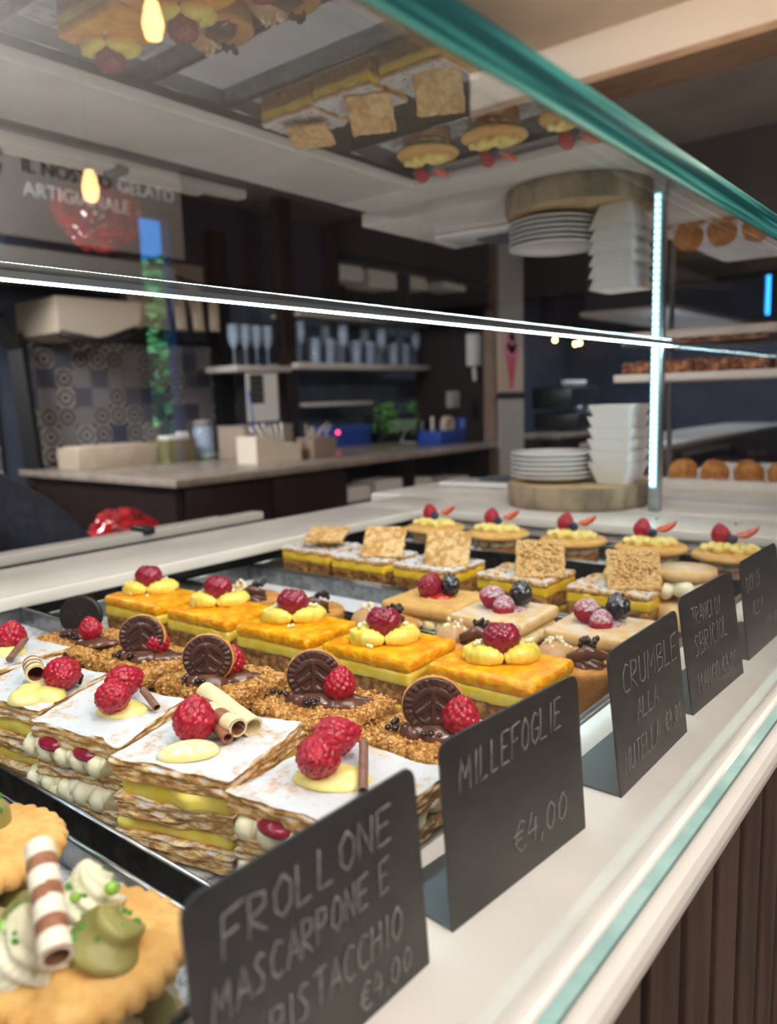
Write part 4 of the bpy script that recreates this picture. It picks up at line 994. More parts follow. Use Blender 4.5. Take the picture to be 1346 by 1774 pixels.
def bowl_mesh(w0=.064, w1=.094, h=.043, t=.0035):
    mb = MB(); ring = []; vs = []; 
    lv = [(w0, 0), (w0 + .002, .002), (w1, h), (w1 - 2 * t, h), (w0 - t, .006), (.0, .006)]
    def sq(wd, z, nn=8):
        r = min(.008, wd * .15); P = []
        for cxx, cyy, a0 in ((wd / 2 - r, wd / 2 - r, 0), (-wd / 2 + r, wd / 2 - r, 90), (-wd / 2 + r, -wd / 2 + r, 180), (wd / 2 - r, -wd / 2 + r, 270)):
            for i in range(nn): a = math.radians(a0 + 90 * i / (nn - 1)); P.append((cxx + r * math.cos(a), cyy + r * math.sin(a), z))
        return P
    rings = [sq(max(a, .001), z) for a, z in lv]; n = len(rings[0])
    for R_ in rings: vs += R_
    fs = [(i * n + k, i * n + (k + 1) % n, (i + 1) * n + (k + 1) % n, (i + 1) * n + k) for i in range(len(rings) - 1) for k in range(n)]
    fs.append(tuple(range(n))[::-1]); fs.append(tuple(range((len(rings) - 1) * n, len(rings) * n)))
    return vs, fs
BW = mesh('square_bowl', MB().add(bowl_mesh(), 0, False), white_ceramic)
for i in range(6):
    o = bpy.data.objects.new('square_bowl', BW); COL.objects.link(o); o.location = (-.604 + (.0012 if i % 2 else 0), 1.462 + (.001 if i == 3 else 0), .0462 + .0218 * i); o.rotation_euler = (0, 0, -.03 + .012 * ((i * 37) % 3 - 1))
    tag(o, {0: 'lowest white square bowl, touching the log slice', 5: 'topmost white square bowl, just left of the glowing LED post'}.get(i, f'white square bowl, {names[i]} from the bottom of the stack left of the LED post'), 'bowl', 'square bowls stacked by the LED post')
t = thing('serving_tray', 'thin white tray lying on the far counter left of the log slice', 'tray', (-1.02, 1.68, 0), .1)
obj('tray_body', MB().add(slab(.24, .13, .0005, .010, 1, 1, 1, .004)), white_ceramic, t)
t = thing('folded_napkin', 'dark grey folded cloth lying on the thin white tray', 'cloth', (-.985, 1.70, .0105), -.1)
obj('cloth_layer', MB().add(slab(.13, .08, 0, .005, 8, 6, 1, .002, rough_disp(.001, 20, 3))).add(slab(.12, .07, .005, .009, 8, 6, 1, .002, rough_disp(.001, 20, 5))), mk('grey_cloth', '#4d5056', '#43464c', 40, rough=.9), t)

# ------------------------------------------------------------ next display case to the right, behind the end glass
def xbox(name, label, cat, b, m, parts=None, grp=None):
    x0, x1, y0, y1, z0, z1 = b
    o = obj(name, MB().add(slab(x1 - x0, y1 - y0, z0, z1, 1, 1, 1, .003, None, (x0 + x1) / 2, (y0 + y1) / 2)), m); tag(o, label, cat, grp); return o
nc = thing('neighbour_case', 'second pastry case with stacked white shelf boards beyond the LED post', 'display case', (0, 0, 0))
obj('deck', MB().add(box(-.78, -.2155, 1.80, 2.75, -.05, -.022), 0, False), white_ledge, nc)
obj('kerb', MB().add(slab(.56, .045, -.0215, .018, 1, 1, 1, .003, None, -.50, 1.823)), white_ledge, nc)
obj('front_ledge', MB().add(ledge_profile(1.800, 3.2), 0, False, T(0, 0, FZ)), white_ledge, nc)
obj('case_body', MB().add(box(-.76, -.14, 1.81, 2.74, FZ, -.0505), 0, False), black_m, nc)
obj('shelf_board', MB().add(slab(.68, .36, .245, .264, 1, 1, 1, .003, None, -.465, 2.09)), white_ledge, nc)
obj('shelf_board', MB().add(slab(.68, .34, .336, .345, 1, 1, 1, .002, None, -.465, 2.13)), alu, nc)
for a in (-.79, -.14): obj('upright', MB().add(box(a, a + .010, 2.26, 2.275, -.022, .40), 0, False), alu, nc)
fry = mk('fried_pastry', '#a9682c', '#cf9148', 60, rough=.5, bump=.4, bs=120, powder=(.7, 60, .5, .7)); nutty = mk('chocolate_nut_pastry', '#5a2c20', '#c08656', 70, rough=.5, bump=.8, bs=120, lo=.45, hi=.62)
def bunm(sd): return mesh('bun', MB().add(ico(3, .036, (1, .95, .55), lambda v: v * (1 + .14 * nz3(v, 1.8, sd) + .05 * nz3(v, 5, sd)))), fry)
def slm(sd): return mesh('pastry_bar', MB().add(slab(.082, .11, 0, .030, 14, 16, 3, .006, lambda p, n: p + n * (.006 * nz3(p, 42, sd) + .003 * nz3(p, 120, sd)))), nutty)
B_ = [bunm(i) for i in range(3)]; SL = [slm(i) for i in range(3)]
for r_ in range(2):
    for i in range(6):
        o = bpy.data.objects.new('fried_bun', B_[(i + r_) % 3]); COL.objects.link(o); o.location = (-.70 + .079 * i + .03 * r_, 1.905 + .14 * r_, -.0035 + .0 * r_); o.rotation_euler = (0, 0, i * 1.3 + r_)
        o.scale = (1, 1, 1.0 + .7 * r_); o.location.z = -.0215 + .0205 * o.scale.z
        tag(o, 'golden fried bun in the front row of the next case, behind the end glass' if r_ == 0 else 'taller sugared bun in the second row of the next case', 'bun', 'front row of buns in the next case' if r_ == 0 else 'second row of buns in the next case')
for lev, z, ys, n in ((0, .2645, (1.99, 2.16), 7), (1, .3455, (2.04, 2.20), 7)):
    for j, yy in enumerate(ys):
        for i in range(n):
            if j and lev == 0 and i % 2: continue
            o = bpy.data.objects.new('nut_pastry', SL[(i + j) % 3]); COL.objects.link(o); o.location = (-.75 + .088 * i, yy, z); o.rotation_euler = (0, 0, .05 * (i % 3 - 1))
            if lev == 0 and i > 3: o.scale = (1, 1, 1.25)
            tag(o, ('chocolate and nut pastry bar on the lower white board of the next case' if lev == 0 else 'chocolate and nut pastry bar on the upper metal board of the next case'), 'pastry', f'nut pastry bars on the {"lower" if lev == 0 else "upper"} board')

# ------------------------------------------------------------ behind the counter: worktop run, tiles, shelves
WT = -.11
wk = thing('worktop', 'long taupe worktop with a dark base along the tiled wall', 'worktop', (-3.65, 3.5, FZ))
obj('top', MB().add(slab(1.46, 2.80, -FZ + WT - .035, -FZ + WT, 1, 1, 1, .004, None, 0, 0)), worktop_m, wk)
obj('cabinet', MB().add(box(-.70, .66, -1.36, -.20, 0, -FZ + WT - .036), 0, False).add(box(-.70, .30, -.20, 1.38, 0, -FZ + WT - .036), 0, False).add(box(.30, .66, -.20, 1.38, 0, .62), 0, False), dark_wood, wk)
obj('niche_shelf', MB().add(box(.30, .68, -.20, 1.38, .660, .680), 0, False), dark_wood, wk)
for a in (-.20, .45, 1.36): obj('divider', MB().add(box(.30, .66, a, a + .02, .681, -FZ + WT - .037), 0, False), dark_wood, wk)
obj('door_panel', MB().add(slab(.016, .53, .05, -FZ + WT - .06, 1, 1, 1, .002, None, .67, -.50)).add(slab(.016, .53, .05, -FZ + WT - .06, 1, 1, 1, .002, None, .67, -1.05)), mk('reddish_dark_door', '#2c1613', '#24110f', 6, rough=.35), wk)
for i, (y, h, wd) in enumerate(((3.42, .085, .26), (3.74, .10, .26), (4.08, .075, .22), (4.50, .04, .30))):
    t = thing('takeaway_box_stack' if i < 3 else 'plate_pile', ('stack of pale takeaway boxes in the dark niche under the worktop, ' + ['leftmost', 'second from the left', 'third from the left'][i]) if i < 3 else 'low pile of pale trays at the right end of the niche under the worktop', 'boxes' if i < 3 else 'trays', (-3.12, y, FZ + .6805), .05 * (i - 1))
    for k in range(4): obj('box', MB().add(slab(.20, wd, .0 + h / 4 * k, h / 4 * (k + .92), 1, 1, 1, .002, None, .003 * (k % 2), .004 * (k % 3))), paper_m, t)
struct('trim_5', MB().add(box(-4.499, -4.47, 2.28, 3.86, WT, .62), 0, False), tiles)
struct('trim_6', MB().add(box(-4.47, -4.45, 2.20, 3.9, .62, .65), 0, False), black_m)
struct('trim_7', MB().add(box(-4.499, -4.46, 1.0, 2.05, WT - .1, .50), 0, False), tiles)
# dark columns
struct('trim_8', MB().add(tube([(-4.30, 2.16, -.2), (-4.30, 2.12, .55), (-4.30, 2.02, .72)], .055, 4), 0, False), black_m)
struct('trim_9', MB().add(box(-4.46, -4.38, 3.58, 3.70, WT, 1.4), 0, False), black_m)
# cream hood and stepped shelf above the tiles
hd = thing('extractor_hood', 'cream curved hood with a dark underside above the tiled wall at the left', 'hood', (-4.2, 2.35, .62))
vs = []; n = 16
prof = [(-.12, .12)] + [(-.12 + .50 * i / n, .01 + .07 * (1 - math.cos(PI * i / n)) / 2 - .05 * math.sin(PI * i / n)) for i in range(n + 1)] + [(.40, .20), (-.12, .20)]
m = len(prof); vs = [(x, y, z) for x in (-.299, .16) for y, z in prof]
obj('shell', MB().add((vs, [tuple(range(m)), tuple(range(m, 2 * m))[::-1]] + [(i, (i + 1) % m, m + (i + 1) % m, m + i) for i in range(m)]), 0, False), mk('hood_cream', '#a89b88', rough=.7), hd)
obj('lower_trim', MB().add(tube([(.175, -.12, .0), (.175, .08, -.03), (.175, .25, -.02), (.175, .42, .05)], .022, 6)), black_m, hd)
bk = thing('stepped_bracket', 'black stepped metal frame with pale panels beside the cream hood', 'frame', (-4.1, 2.95, .72))
for i in range(3):
    s_ = .13 * i
    obj('frame_bar', MB().add(tube([(.0, -.22 + s_ * .5, .24 + s_ * .3), (.0, .03 + s_, .16 + s_ * .35), (.0, .06 + s_, -.04)], .014, 6)), black_m, bk)
    obj('panel', MB().add(slab(.02, .07, -.03, .12 + .04 * i, 1, 1, 1, .003, None, .0, .115 + s_)), cream_box, bk)
struct('trim_10', MB().add(box(-4.49, -4.40, 2.90, 3.50, .72, 1.15), 0, False), cream_wall)
# sloping soffit at upper left
struct('trim_11', MB().add(box(-4.45, -3.9, .8, 2.9, .92, 1.02), 0, False), mk('grey_soffit', '#8f8880', rough=.8))
# wall lettering
lb = thing('wall_lettering', 'grey wall board reading Il Nostro Gelato Artigianale with a small cone mark', 'sign', (-4.02, 2.03, 1.50))
obj('board', MB().add(box(-.055, -.02, -.25, 1.05, -.40, .1195), 0, False), mk('taupe_board', '#8a8078', rough=.8), lb)
RT = (PI / 2, 0, PI / 2)
obj('lettering', text_mesh('IL NOSTRO', .10, .002, 'lettering', black_m), None, lb, (-.018, .07, -.075), RT)
obj('lettering', text_mesh('GELATO', .10, .002, 'lettering', paper_m), None, lb, (-.018, .62, -.075), RT)
obj('lettering', text_mesh('ARTIGIANALE', .10, .002, 'lettering', paper_m), None, lb, (-.018, .07, -.19), RT)
obj('cone_mark', MB().add(([(-.016, -.07, -.17), (-.016, -.11, -.06), (-.016, -.03, -.06)], [(0, 1, 2)])).add(lathe([(0, 0), (.022, 0), (.022, .004), (0, .004)], 20), 0, False, T(-.018, -.095, -.015, 0, PI / 2, 0)).add(lathe([(0, 0), (.022, 0), (.022, .004), (0, .004)], 20), 0, False, T(-.018, -.045, -.0, 0, PI / 2, 0)), black_m, lb)
# shelving unit with glasses
su = thing('glass_rack', 'dark upright rack with pale shelf boards carrying rows of drinking glasses', 'shelf unit', (-4.15, 4.85, 0))
obj('post', MB().add(box(.02, .10, -.95, -.84, WT + .0005, CZ - .005), 0, False), dark_wood, su)
obj('post', MB().add(box(-.2, .10, 1.42, 1.62, FZ, CZ - .005), 0, False), dark_wood, su)
obj('shelf_board', MB().add(slab(.32, 2.30, .455, .50, 1, 1, 1, .003, None, 0, .26)), beige_ledge, su)
obj('shelf_board', MB().add(slab(.32, .50, .43, .47, 1, 1, 1, .003, None, 0.02, -1.22)), beige_ledge, su)
obj('shelf_board', MB().add(slab(.25, .78, .185, .215, 1, 1, 1, .003, None, 0, -.42)), beige_ledge, su)
obj('shelf_board', MB().add(slab(.30, 2.20, .83, .85, 1, 1, 1, .003, None, 0, .26)), beige_ledge, su)
obj('back_panel', MB().add(box(-.33, -.32, -1.1, 1.42, WT, .95), 0, False), mk('dark_grey_panel', '#56606f', '#4a5464', 4, rough=.6), su)
CUP = mesh('drinking_glass', MB().add(lathe([(0, 0), (.027, 0), (.030, .004), (.037, .13), (.0355, .13), (.028, .008), (0, .007)], 18)), cup_glass)
STEM = mesh('drinking_glass', MB().add(lathe([(0, 0), (.032, 0), (.032, .003), (.005, .008), (.004, .08), (.026, .11), (.036, .15), (.032, .21), (.031, .21), (.034, .15), (.024, .113), (0, .09)], 18)), cup_glass)
for row in range(2):
    for i in range(13):
        y = 4.08 + .155 * i + .07 * row
        o = bpy.data.objects.new('drinking_glass', CUP if (i + row) % 3 else STEM); COL.objects.link(o); o.location = (-4.08 - .11 * row, y, .5005); o.scale = (1.15, 1.15, 1.4)
        tag(o, 'clear drinking glass in the ' + ('front' if row == 0 else 'back') + ' row on the long pale shelf board', 'glass', ('front' if row == 0 else 'back') + ' row of glasses on the shelf board')
for i in range(4):
    o = bpy.data.objects.new('drinking_glass', STEM); COL.objects.link(o); o.location = (-4.09, 3.47 + .10 * i, .4705); o.scale = (1.1, 1.1, 1.3)
    tag(o, 'tall stemmed glass with blue glints on the short shelf board left of the dark post', 'glass', 'stemmed glasses left of the dark post')
cl = thing('wall_calendar', 'white tear-off calendar with a black grid hanging left of the dark post', 'calendar', (-3.98, 3.58, .12), 0)
obj('sheet', MB().add(box(0, .004, -.12, .16, -.02, .30), 0, False), paper_m, cl)
mb = MB(); mb.add(box(.0045, .006, -.09, .03, .10, .29), 0, False)
obj('grid', mb, black_m, cl)
mb = MB()
for i in range(3): mb.add(box(.0062, .007, -.088 + .04 * i + .018, -.088 + .04 * i + .021, .10, .29), 0, False)
for i in range(4): mb.add(box(.0062, .007, -.09, .03, .135 + .038 * i, .138 + .038 * i), 0, False)
obj('grid_line', mb, grey_plastic, cl)

# things on the worktop
def rbx(name, label, cat, x, y, z, sx, sy, sz, m, rz=0, r=.003):
    t = thing(name, label, cat, (x, y, z), rz); obj('body', MB().add(slab(sx, sy, .0005, sz, 1, 1, 1, r)), m, t); return t
t = rbx('serving_box', 'long low cream box on the worktop in front of the tiles', 'box', -4.05, 2.47, WT, .22, .50, .115, cream_box)
obj('lid_strip', MB().add(slab(.20, .44, .1155, .122, 1, 1, 1, .002)), cream_wall, t)
t = rbx('card_box', 'olive box with white papers sticking out, right of the long cream box', 'box', -3.95, 2.83, WT, .20, .20, .13, olive_box)
obj('papers', MB().add(slab(.10, .12, .131, .155, 1, 1, 1, .002)).add(slab(.02, .08, .12, .175, 1, 1, 1, .002, None, .03, .06)), paper_m, t)
t = thing('glass_jar', 'clear lidded jar on a small dish on the worktop', 'jar', (-3.94, 3.06, WT), 0)
obj('dish', MB().add(lathe([(0, .001), (.07, .001), (.10, .030), (.097, .031), (.07, .006), (0, .006)], 32)), mk('glass_dish', '#9bb5a8', rough=.2), t)
obj('jar_body', MB().add(lathe([(0, .008), (.06, .008), (.065, .02), (.065, .19), (.05, .21), (.048, .21), (.06, .185), (.06, .02), (0, .012)], 32)), cup_glass, t)
obj('jar_lid', MB().add(lathe([(0, .211), (.058, .211), (.06, .235), (0, .24)], 32)), grey_plastic, t)
t = rbx('utensil_bin', 'wide pale bin behind the wedge-shaped dispenser', 'bin', -3.68, 3.26, WT, .24, .40, .19, mk('taupe_bin', '#9d8c7d', rough=.6))
obj('rim', MB().add(slab(.25, .41, .19, .20, 1, 1, 1, .003)), grey_plastic, t)
t = thing('straw_dispenser', 'white wedge-shaped dispenser holding straws and napkins', 'dispenser', (-3.30, 3.02, WT), 0)
pf = [(-.17, .0005), (.17, .0005), (.17, .10), (.06, .095), (-.08, .15), (-.17, .15)]
m = len(pf); vs = [(x, y, z) for x in (-.08, .08) for y, z in pf]
obj('body', MB().add((vs, [tuple(range(m)), tuple(range(m, 2 * m))[::-1]] + [(i, (i + 1) % m, m + (i + 1) % m, m + i) for i in range(m)]), 0, False), mk('ivory_plastic', '#d8ccb8', rough=.4), t)
for i in range(6): obj('straw', MB().add(tube([(-.03 + .012 * i, .0 + .015 * i, .09), (-.05 + .02 * i, -.10 + .03 * i, .20 + .01 * (i % 3))], .005, 8)), paper_m, t)
obj('straw', MB().add(tube([(.0, -.10, .12), (.0, -.13, .40)], .005, 8)), blue_m, t, label='long blue straw')
t = rbx('stirrer_box', 'small wooden box of coffee stirrers at the right of the dispenser', 'box', -3.26, 3.36, WT, .14, .20, .12, mk('wood_box', '#8a7565', rough=.7))
rnd = random.Random(5)
for i in range(12): obj('stirrer', MB().add(tube([(rnd.uniform(-.05, .05), rnd.uniform(-.08, .08), .10), (rnd.uniform(-.07, .07), rnd.uniform(-.1, .1), .16 + rnd.random() * .05)], .004, 6)), cream_box, t)
t = rbx('blue_device', 'blue box-shaped device with a glowing red dot', 'device', -3.95, 4.36, WT, .18, .44, .15, blue_m)
obj('red_light', MB().add(ico(2, .014), 0, True, T(.095, -.16, .105)), red_led, t)
t = rbx('planter_box', 'black planter box with green plants behind the blue device', 'planter', -3.92, 4.90, WT, .18, .44, .22, black_m)
obj('pale_insert', MB().add(slab(.02, .34, .08, .17, 1, 1, 1, .002, None, .10, .03)), mk('pale_green_insert', '#8fae8c', '#7d9a80', 20, rough=.5), t)
mb = MB()
for i in range(260):
    s = rnd.uniform(.012, .028); yy = rnd.choice((-.20, -.17, .19, -.10)) + rnd.gauss(0, .035)
    mb.add(([(-s, 0, 0), (0, -s * .45, .004), (s, 0, 0), (0, s * .45, .004)], [(0, 1, 2, 3)]), 0, False, T(.08 + rnd.uniform(-.06, .06), yy, rnd.uniform(.06, .30), rnd.random() * 3, rnd.random() * 3, rnd.random() * 6))
obj('foliage', mb, green_m, t)
t = thing('tape_basket', 'dark blue basket with rolls in it at the right end of the worktop', 'basket', (-3.28, 4.70, WT), 0)
obj('body', MB().add(slab(.20, .34, .0005, .10, 1, 1, 1, .01)).add(slab(.20, .03, .0, .18, 1, 1, 1, .01, None, 0, .16)), blue_m, t)
obj('roll', MB().add(lathe([(.03, -.025), (.07, -.025), (.07, .025), (.03, .025), (.03, -.025)], 28), 0, True, T(.02, .04, .13, 0, PI / 2, 0)), cream_box, t)
obj('card', MB().add(slab(.01, .03, .10, .20, 1, 1, 1, .002, None, .0, -.12)), paper_m, t)
tag(obj('cable', MB().add(tube([(-3.68, 4.95, .0), (-3.66, 4.75, -.02), (-3.55, 4.55, -.09), (-3.45, 4.52, -.098), (-3.40, 4.60, -.098), (-3.5, 4.75, -.06), (-3.55, 4.82, .05)], .008, 8)), grey_plastic), 'white looped cable hanging down onto the worktop by the dark blue basket', 'cable')
# partition at the worktop's end, dispenser and cone poster
pt = thing('partition_post', 'dark partition beside the worktop carrying the paper dispenser', 'partition', (-3.4, 5.75, FZ))
obj('panel', MB().add(box(-.75, -.02, -.20, -.10, 0, CZ - FZ - .005), 0, False), dark_wood, pt)
t = thing('paper_dispenser', 'white paper towel dispenser with a strip of paper hanging out', 'dispenser', (-3.50, 5.50, .47), 0)
obj('body', MB().add(slab(.09, .13, .0, .26, 1, 1, 1, .01)), paper_m, t); obj('paper_strip', MB().add(slab(.03, .035, -.12, .0, 1, 1, 4, .004, lambda p, n: p + Vector((0, .006 * math.sin(p.z * 40), 0)))), paper_m, t)
t = rbx('wall_box', 'small square white switch box under the paper dispenser', 'switch box', -3.52, 5.20, .14, .05, .12, .13, grey_plastic)
pb = thing('column', 'beige wall column with a cone poster above a plain lower panel', 'column', (-3.02, 5.22, FZ))
obj('shaft', MB().add(box(-.10, .0, -.20, .22, 0, CZ - FZ - .005), 0, False), mk('brown_column', '#7a6656', '#6e5b4d', 4, rough=.7), pb)
obj('lower_panel', MB().add(box(.001, .012, -.16, .20, .2, 1.25), 0, False), beige_ledge, pb)
obj('divider_bar', MB().add(box(.001, .02, -.20, .22, 1.255, 1.285), 0, False), black_m, pb)
po = obj('poster_board', MB().add(box(.001, .010, -.17, .20, 1.30, 1.80), 0, False), mk('poster_paper', '#c9b09a', rough=.7), pb)
mb = MB().add(([(.012, -.07, 1.60), (.012, .11, 1.60), (.012, .035, 1.32), (.012, .0, 1.32)], [(0, 1, 2, 3)]), 0, False)
obj('cone_print', mb, red_print, po)
mb = MB()
for a, b, r in ((.02, 1.66, .075), (-.03, 1.61, .055), (.075, 1.61, .055), (.03, 1.72, .045)): mb.add(lathe([(0, 0), (r, 0), (r, .002), (0, .002)], 24), 0, False, T(.0105, a, b, 0, PI / 2, 0))
obj('ice_cream_print', mb, pink_m, po)
# rear room: second worktop, espresso machine, pendants
w2 = thing('rear_worktop', 'second pale worktop running away behind the square bowls', 'worktop', (-2.0, 6.6, FZ))
obj('top', MB().add(slab(.60, 3.4, -FZ + WT - .03, -FZ + WT, 1, 1, 1, .003)), mk('pale_worktop', '#a39a90', rough=.35), w2)
obj('cabinet', MB().add(box(-.28, .28, -1.66, 1.66, 0, -FZ + WT - .031), 0, False), dark_wood, w2)
w3 = thing('machine_counter', 'dark counter behind the column carrying the coffee machine', 'counter', (-3.25, 6.9, FZ))
obj('top', MB().add(slab(.70, 2.2, -FZ + WT - .03, -FZ + WT, 1, 1, 1, .003)), worktop_m, w3); obj('cabinet', MB().add(box(-.33, .33, -1.05, 1.05, 0, -FZ + WT - .031), 0, False), dark_wood, w3)
em = thing('coffee_machine', 'blurred dark coffee machine with steel fronts behind the column', 'coffee machine', (-3.25, 6.75, WT), 0)
obj('body', MB().add(slab(.45, .62, .02, .17, 1, 1, 1, .02)).add(slab(.40, .60, .20, .40, 1, 1, 1, .02, None, -.05, 0)), steel_dark, em)
for a in (-.2, 0, .2): obj('group_head', MB().add(lathe([(0, .17), (.035, .17), (.04, .2), (.04, .22), (0, .22)], 20), 0, True, T(.16, a, 0)).add(tube([(.17, a, .185), (.30, a, .175)], .012, 8)), alu, em)
for a in (-.22, .22): obj('foot', MB().add(tube([(0, a, 0), (0, a, .03)], .025, 10)), black_m, em)
for i in range(5):
    tag(obj('coffee_cup', MB().add(lathe([(0, 0), (.022, 0), (.038, .055), (.036, .055), (.02, .004), (0, .004)], 18)), white_ceramic, None, (-3.22, 6.56 + .09 * i, WT + .4005)), 'white coffee cup on top of the blurred coffee machine', 'cup', 'cups on top of the coffee machine')
for i, (x, y, z) in enumerate(((-4.2, 8.30, .84), (-4.1, 8.62, .80), (-4.2, 8.95, .83))):
    t = thing('pendant_lamp', ['tiny bright pendant bulb in the dark rear room, leftmost of the three glints', 'tiny bright pendant bulb in the dark rear room, middle of the three glints', 'tiny bright pendant bulb in the dark rear room, rightmost of the three glints'][i], 'lamp', (x, y, z))
    obj('bulb', MB().add(ico(2, .022)), bulb_m, t); obj('cord', MB().add(tube([(0, 0, .02), (0, 0, CZ - z)], .004, 6)), black_m, t)
# customer side pendant lamps (seen as reflections)
for i, (X_, sy_, sz_, lab) in enumerate(((1.95, .739, .55, 'warm pendant bulb on the customer side, mirrored high in the glass at the upper left'), (2.6, .618, .30, 'warm pendant bulb on the customer side, mirrored above the red bag'))):
    x = X_ - .232; t = thing('pendant_lamp', lab, 'lamp', (x, sy_ * X_, .22 + sz_ * X_))
    obj('bulb', MB().add(lathe([(0, -.06), (.022, -.05), (.03, -.015), (.022, .03), (.014, .05), (0, .05)], 20)), bulb_m, t)
    obj('socket', MB().add(tube([(0, 0, .05), (0, 0, .09)], .016, 12)), black_m, t)
    obj('cord', MB().add(tube([(0, 0, .09), (0, 0, max(.1, CZ - .22 - sz_ * X_ - (.16 if sy_ * X_ < 2.7 else 0)))], .004, 6)), black_m, t)
# red bag
rb = thing('red_bag', 'shiny red film bag on a low dark stand behind the counter', 'bag', (-2.47, 1.535, -.345), .3)
def bg(v):
    k = 1 + .12 * nz3(v, 2.6, 3) + .12 * abs(nz3(v, 5, 1)) + .05 * abs(nz3(v, 12, 2)); return Vector((v.x * k, v.y * k, max(v.z * k, -.18)))
obj('film', MB().add(ico(5, .145, (.9, 1.0, 1.0), bg), 0, True, T(0, 0, .0575)), red_bag_m, rb)
sd_ = thing('low_stand', 'low dark stand under the red bag', 'stand', (-2.47, 1.535, FZ), 0)
obj('top', MB().add(slab(.30, .36, .650, .675, 1, 1, 1, .004)), dark_wood, sd_)
for a in (-.14, .14):
    for b in (-.18, .18): obj('leg', MB().add(box(a - .015, a + .015, b - .015, b + .015, 0, .650), 0, False), black_m, sd_)
# hook at the upper right
tag(obj('wire_hook', MB().add(tube([(-.125, 2.13, .3190)] + [(-.125 - .012 * math.sin(a), 2.148 - .018 * math.cos(a), .345 + .018 * math.sin(a)) for a in [PI * i / 10 for i in range(11)]] + [(-.125, 2.166, .3190)], .0012, 8)), steel), 'thin bent wire hook above the far end of the green glass edge', 'hook')

# ------------------------------------------------------------ the person behind the counter
def skin(name, nodes, edges, mat_, parent, sub=2, loc=(0, 0, 0)):
    me = bpy.data.meshes.new(name); me.from_pydata([n[0] for n in nodes], edges, []); o = bpy.data.objects.new(name, me); COL.objects.link(o)
    sk = o.modifiers.new('skin', 'SKIN'); sk.use_smooth_shade = True
    for i, n in enumerate(nodes):
        r = n[1]; me.skin_vertices[0].data[i].radius = (r, r) if isinstance(r, (int, float)) else r
    me.skin_vertices[0].data[0].use_root = True
    s2 = o.modifiers.new('sub', 'SUBSURF'); s2.levels = sub; s2.render_levels = sub
    dg = bpy.context.evaluated_depsgraph_get(); dg.update(); m2 = bpy.data.meshes.new_from_object(o.evaluated_get(dg)); m2.name = name
    bpy.data.objects.remove(o); m2.materials.clear(); m2.materials.append(mat_)
    for p in m2.polygons: p.use_smooth = True
    return obj(name, m2, None, parent, loc)
pr = thing('person', 'person in black bending behind the counter, only a rounded shoulder in view', 'person', (-1.62, .565, FZ))
PS = 1.07
# bent forward, facing away from the aisle, weight on both feet; z from the floor
J = [((0, -.02, .84), .13), ((.0, .02, .97), .135), ((.0, .07, 1.05), .13), ((0, .02, 1.10), .07), ((.0, -.06, 1.155), .05),
     ((.10, .05, 1.02), .085), ((.16, .17, .97), .062), ((.20, .26, .84), .050), ((.21, .24, .62), .036), ((.20, .23, .56), .028),
     ((-.13, .05, 1.02), .085), ((-.19, .14, .92), .062), ((-.22, .20, .76), .048), ((-.20, .20, .58), .034), ((-.19, .20, .52), .028),
     ((.10, -.04, .78), .10), ((.12, .06, .45), .072), ((.12, -.03, .10), .045), ((.12, .10, .04), .038),
     ((-.10, -.04, .78), .10), ((-.12, .06, .45), .072), ((-.12, -.03, .10), .045), ((-.12, .10, .04), .038)]
E_ = [(0, 1), (1, 2), (2, 3), (3, 4), (2, 5), (5, 6), (6, 7), (7, 8), (8, 9), (2, 10), (10, 11), (11, 12), (12, 13), (13, 14), (0, 15), (15, 16), (16, 17), (17, 18), (0, 19), (19, 20), (20, 21), (21, 22)]
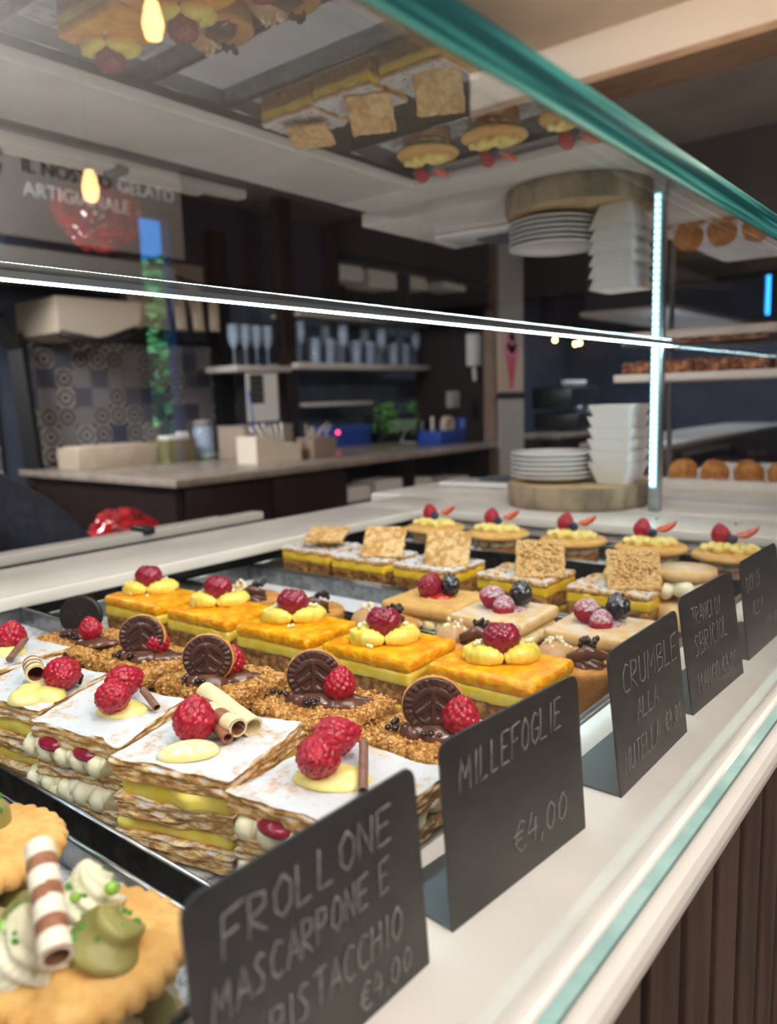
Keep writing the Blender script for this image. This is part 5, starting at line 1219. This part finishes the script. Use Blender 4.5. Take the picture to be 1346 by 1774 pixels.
# hands: five short chains each
for wrist, sx in ((9, 1), (14, -1)):
    w0 = Vector(J[wrist][0]); palm = len(J); J.append((tuple(w0 + Vector((0, .01, -.06))), .024)); E_.append((wrist, palm))
    for k, L_ in enumerate((.052, .062, .066, .060, .048)):
        off = Vector((.0, (-.030 + .015 * k), 0)) if k else Vector((sx * -.01, -.035, .035))
        a = len(J); J.append((tuple(w0 + Vector((0, .01, -.085)) + off), .0095)); J.append((tuple(w0 + Vector((sx * -.008, .012, -.085 - L_ * .6)) + off * 1.1), .0085)); J.append((tuple(w0 + Vector((sx * -.020, .014, -.085 - L_)) + off * 1.1), .0078))
        E_ += [(palm, a), (a, a + 1), (a + 1, a + 2)]
skin('body', [(p, r * .88 if r > .03 else r) for p, r in J], E_, skin_m, pr)
CI = [0, 1, 2, 5, 6, 7, 10, 11, 12]; mp = {a: i for i, a in enumerate(CI)}
skin('shirt', [(J[i][0], J[i][1] * 1.12) for i in CI], [(mp[a], mp[b]) for a, b in E_ if a in mp and b in mp], cloth_m, pr)
CI = [0, 15, 16, 17, 19, 20, 21]; mp = {a: i for i, a in enumerate(CI)}
skin('trousers', [(J[i][0], J[i][1] * 1.12) for i in CI], [(mp[a], mp[b]) for a, b in E_ if a in mp and b in mp], cloth_m, pr)
for o in list(pr.children): o.scale = (1, 1, PS)
def headf(v):
    q = v.copy(); 
    if v.y > 0: q.y *= 1 + .02; 
    if v.y > .75 and abs(v.x) < .22 and -.25 < v.z < .15: q.y += .16 * (1 - abs(v.x) / .22) * (1 if v.z < 0 else .4)     # nose
    if v.y > .6 and -.02 < v.z < .22 and .18 < abs(v.x) < .5: q.y -= .07
    if v.y > .6 and -.52 < v.z < -.40 and abs(v.x) < .3: q.y -= .04
    if abs(v.x) > .9 and abs(v.z + .05) < .25 and abs(v.y) < .25: q.x *= 1.12
    if v.z < -.3: q.x *= 1 + (v.z + .3) * .45
    return q
HM = T(.0, -.13, 1.205 * PS, -2.3, 0, 0)
obj('head', MB().add(ico(4, .105, (.75, .92, 1.12), headf), 0, True, HM), skin_m, pr)
obj('hair', MB().add(ico(4, .110, (.80, .95, 1.12), lambda v: Vector((v.x, v.y if v.y < .25 or v.z > .45 else .25, max(v.z, -.45))) * (1 + .03 * nz3(v, 6))), 0, True, HM @ T(0, -.008, .008)), hair_m, pr)
for s in (-1, 1): obj('shoe', MB().add(slab(.095, .27, 0.0005, .085, 3, 5, 2, .035, None, s * .12, .06)), black_m, pr)
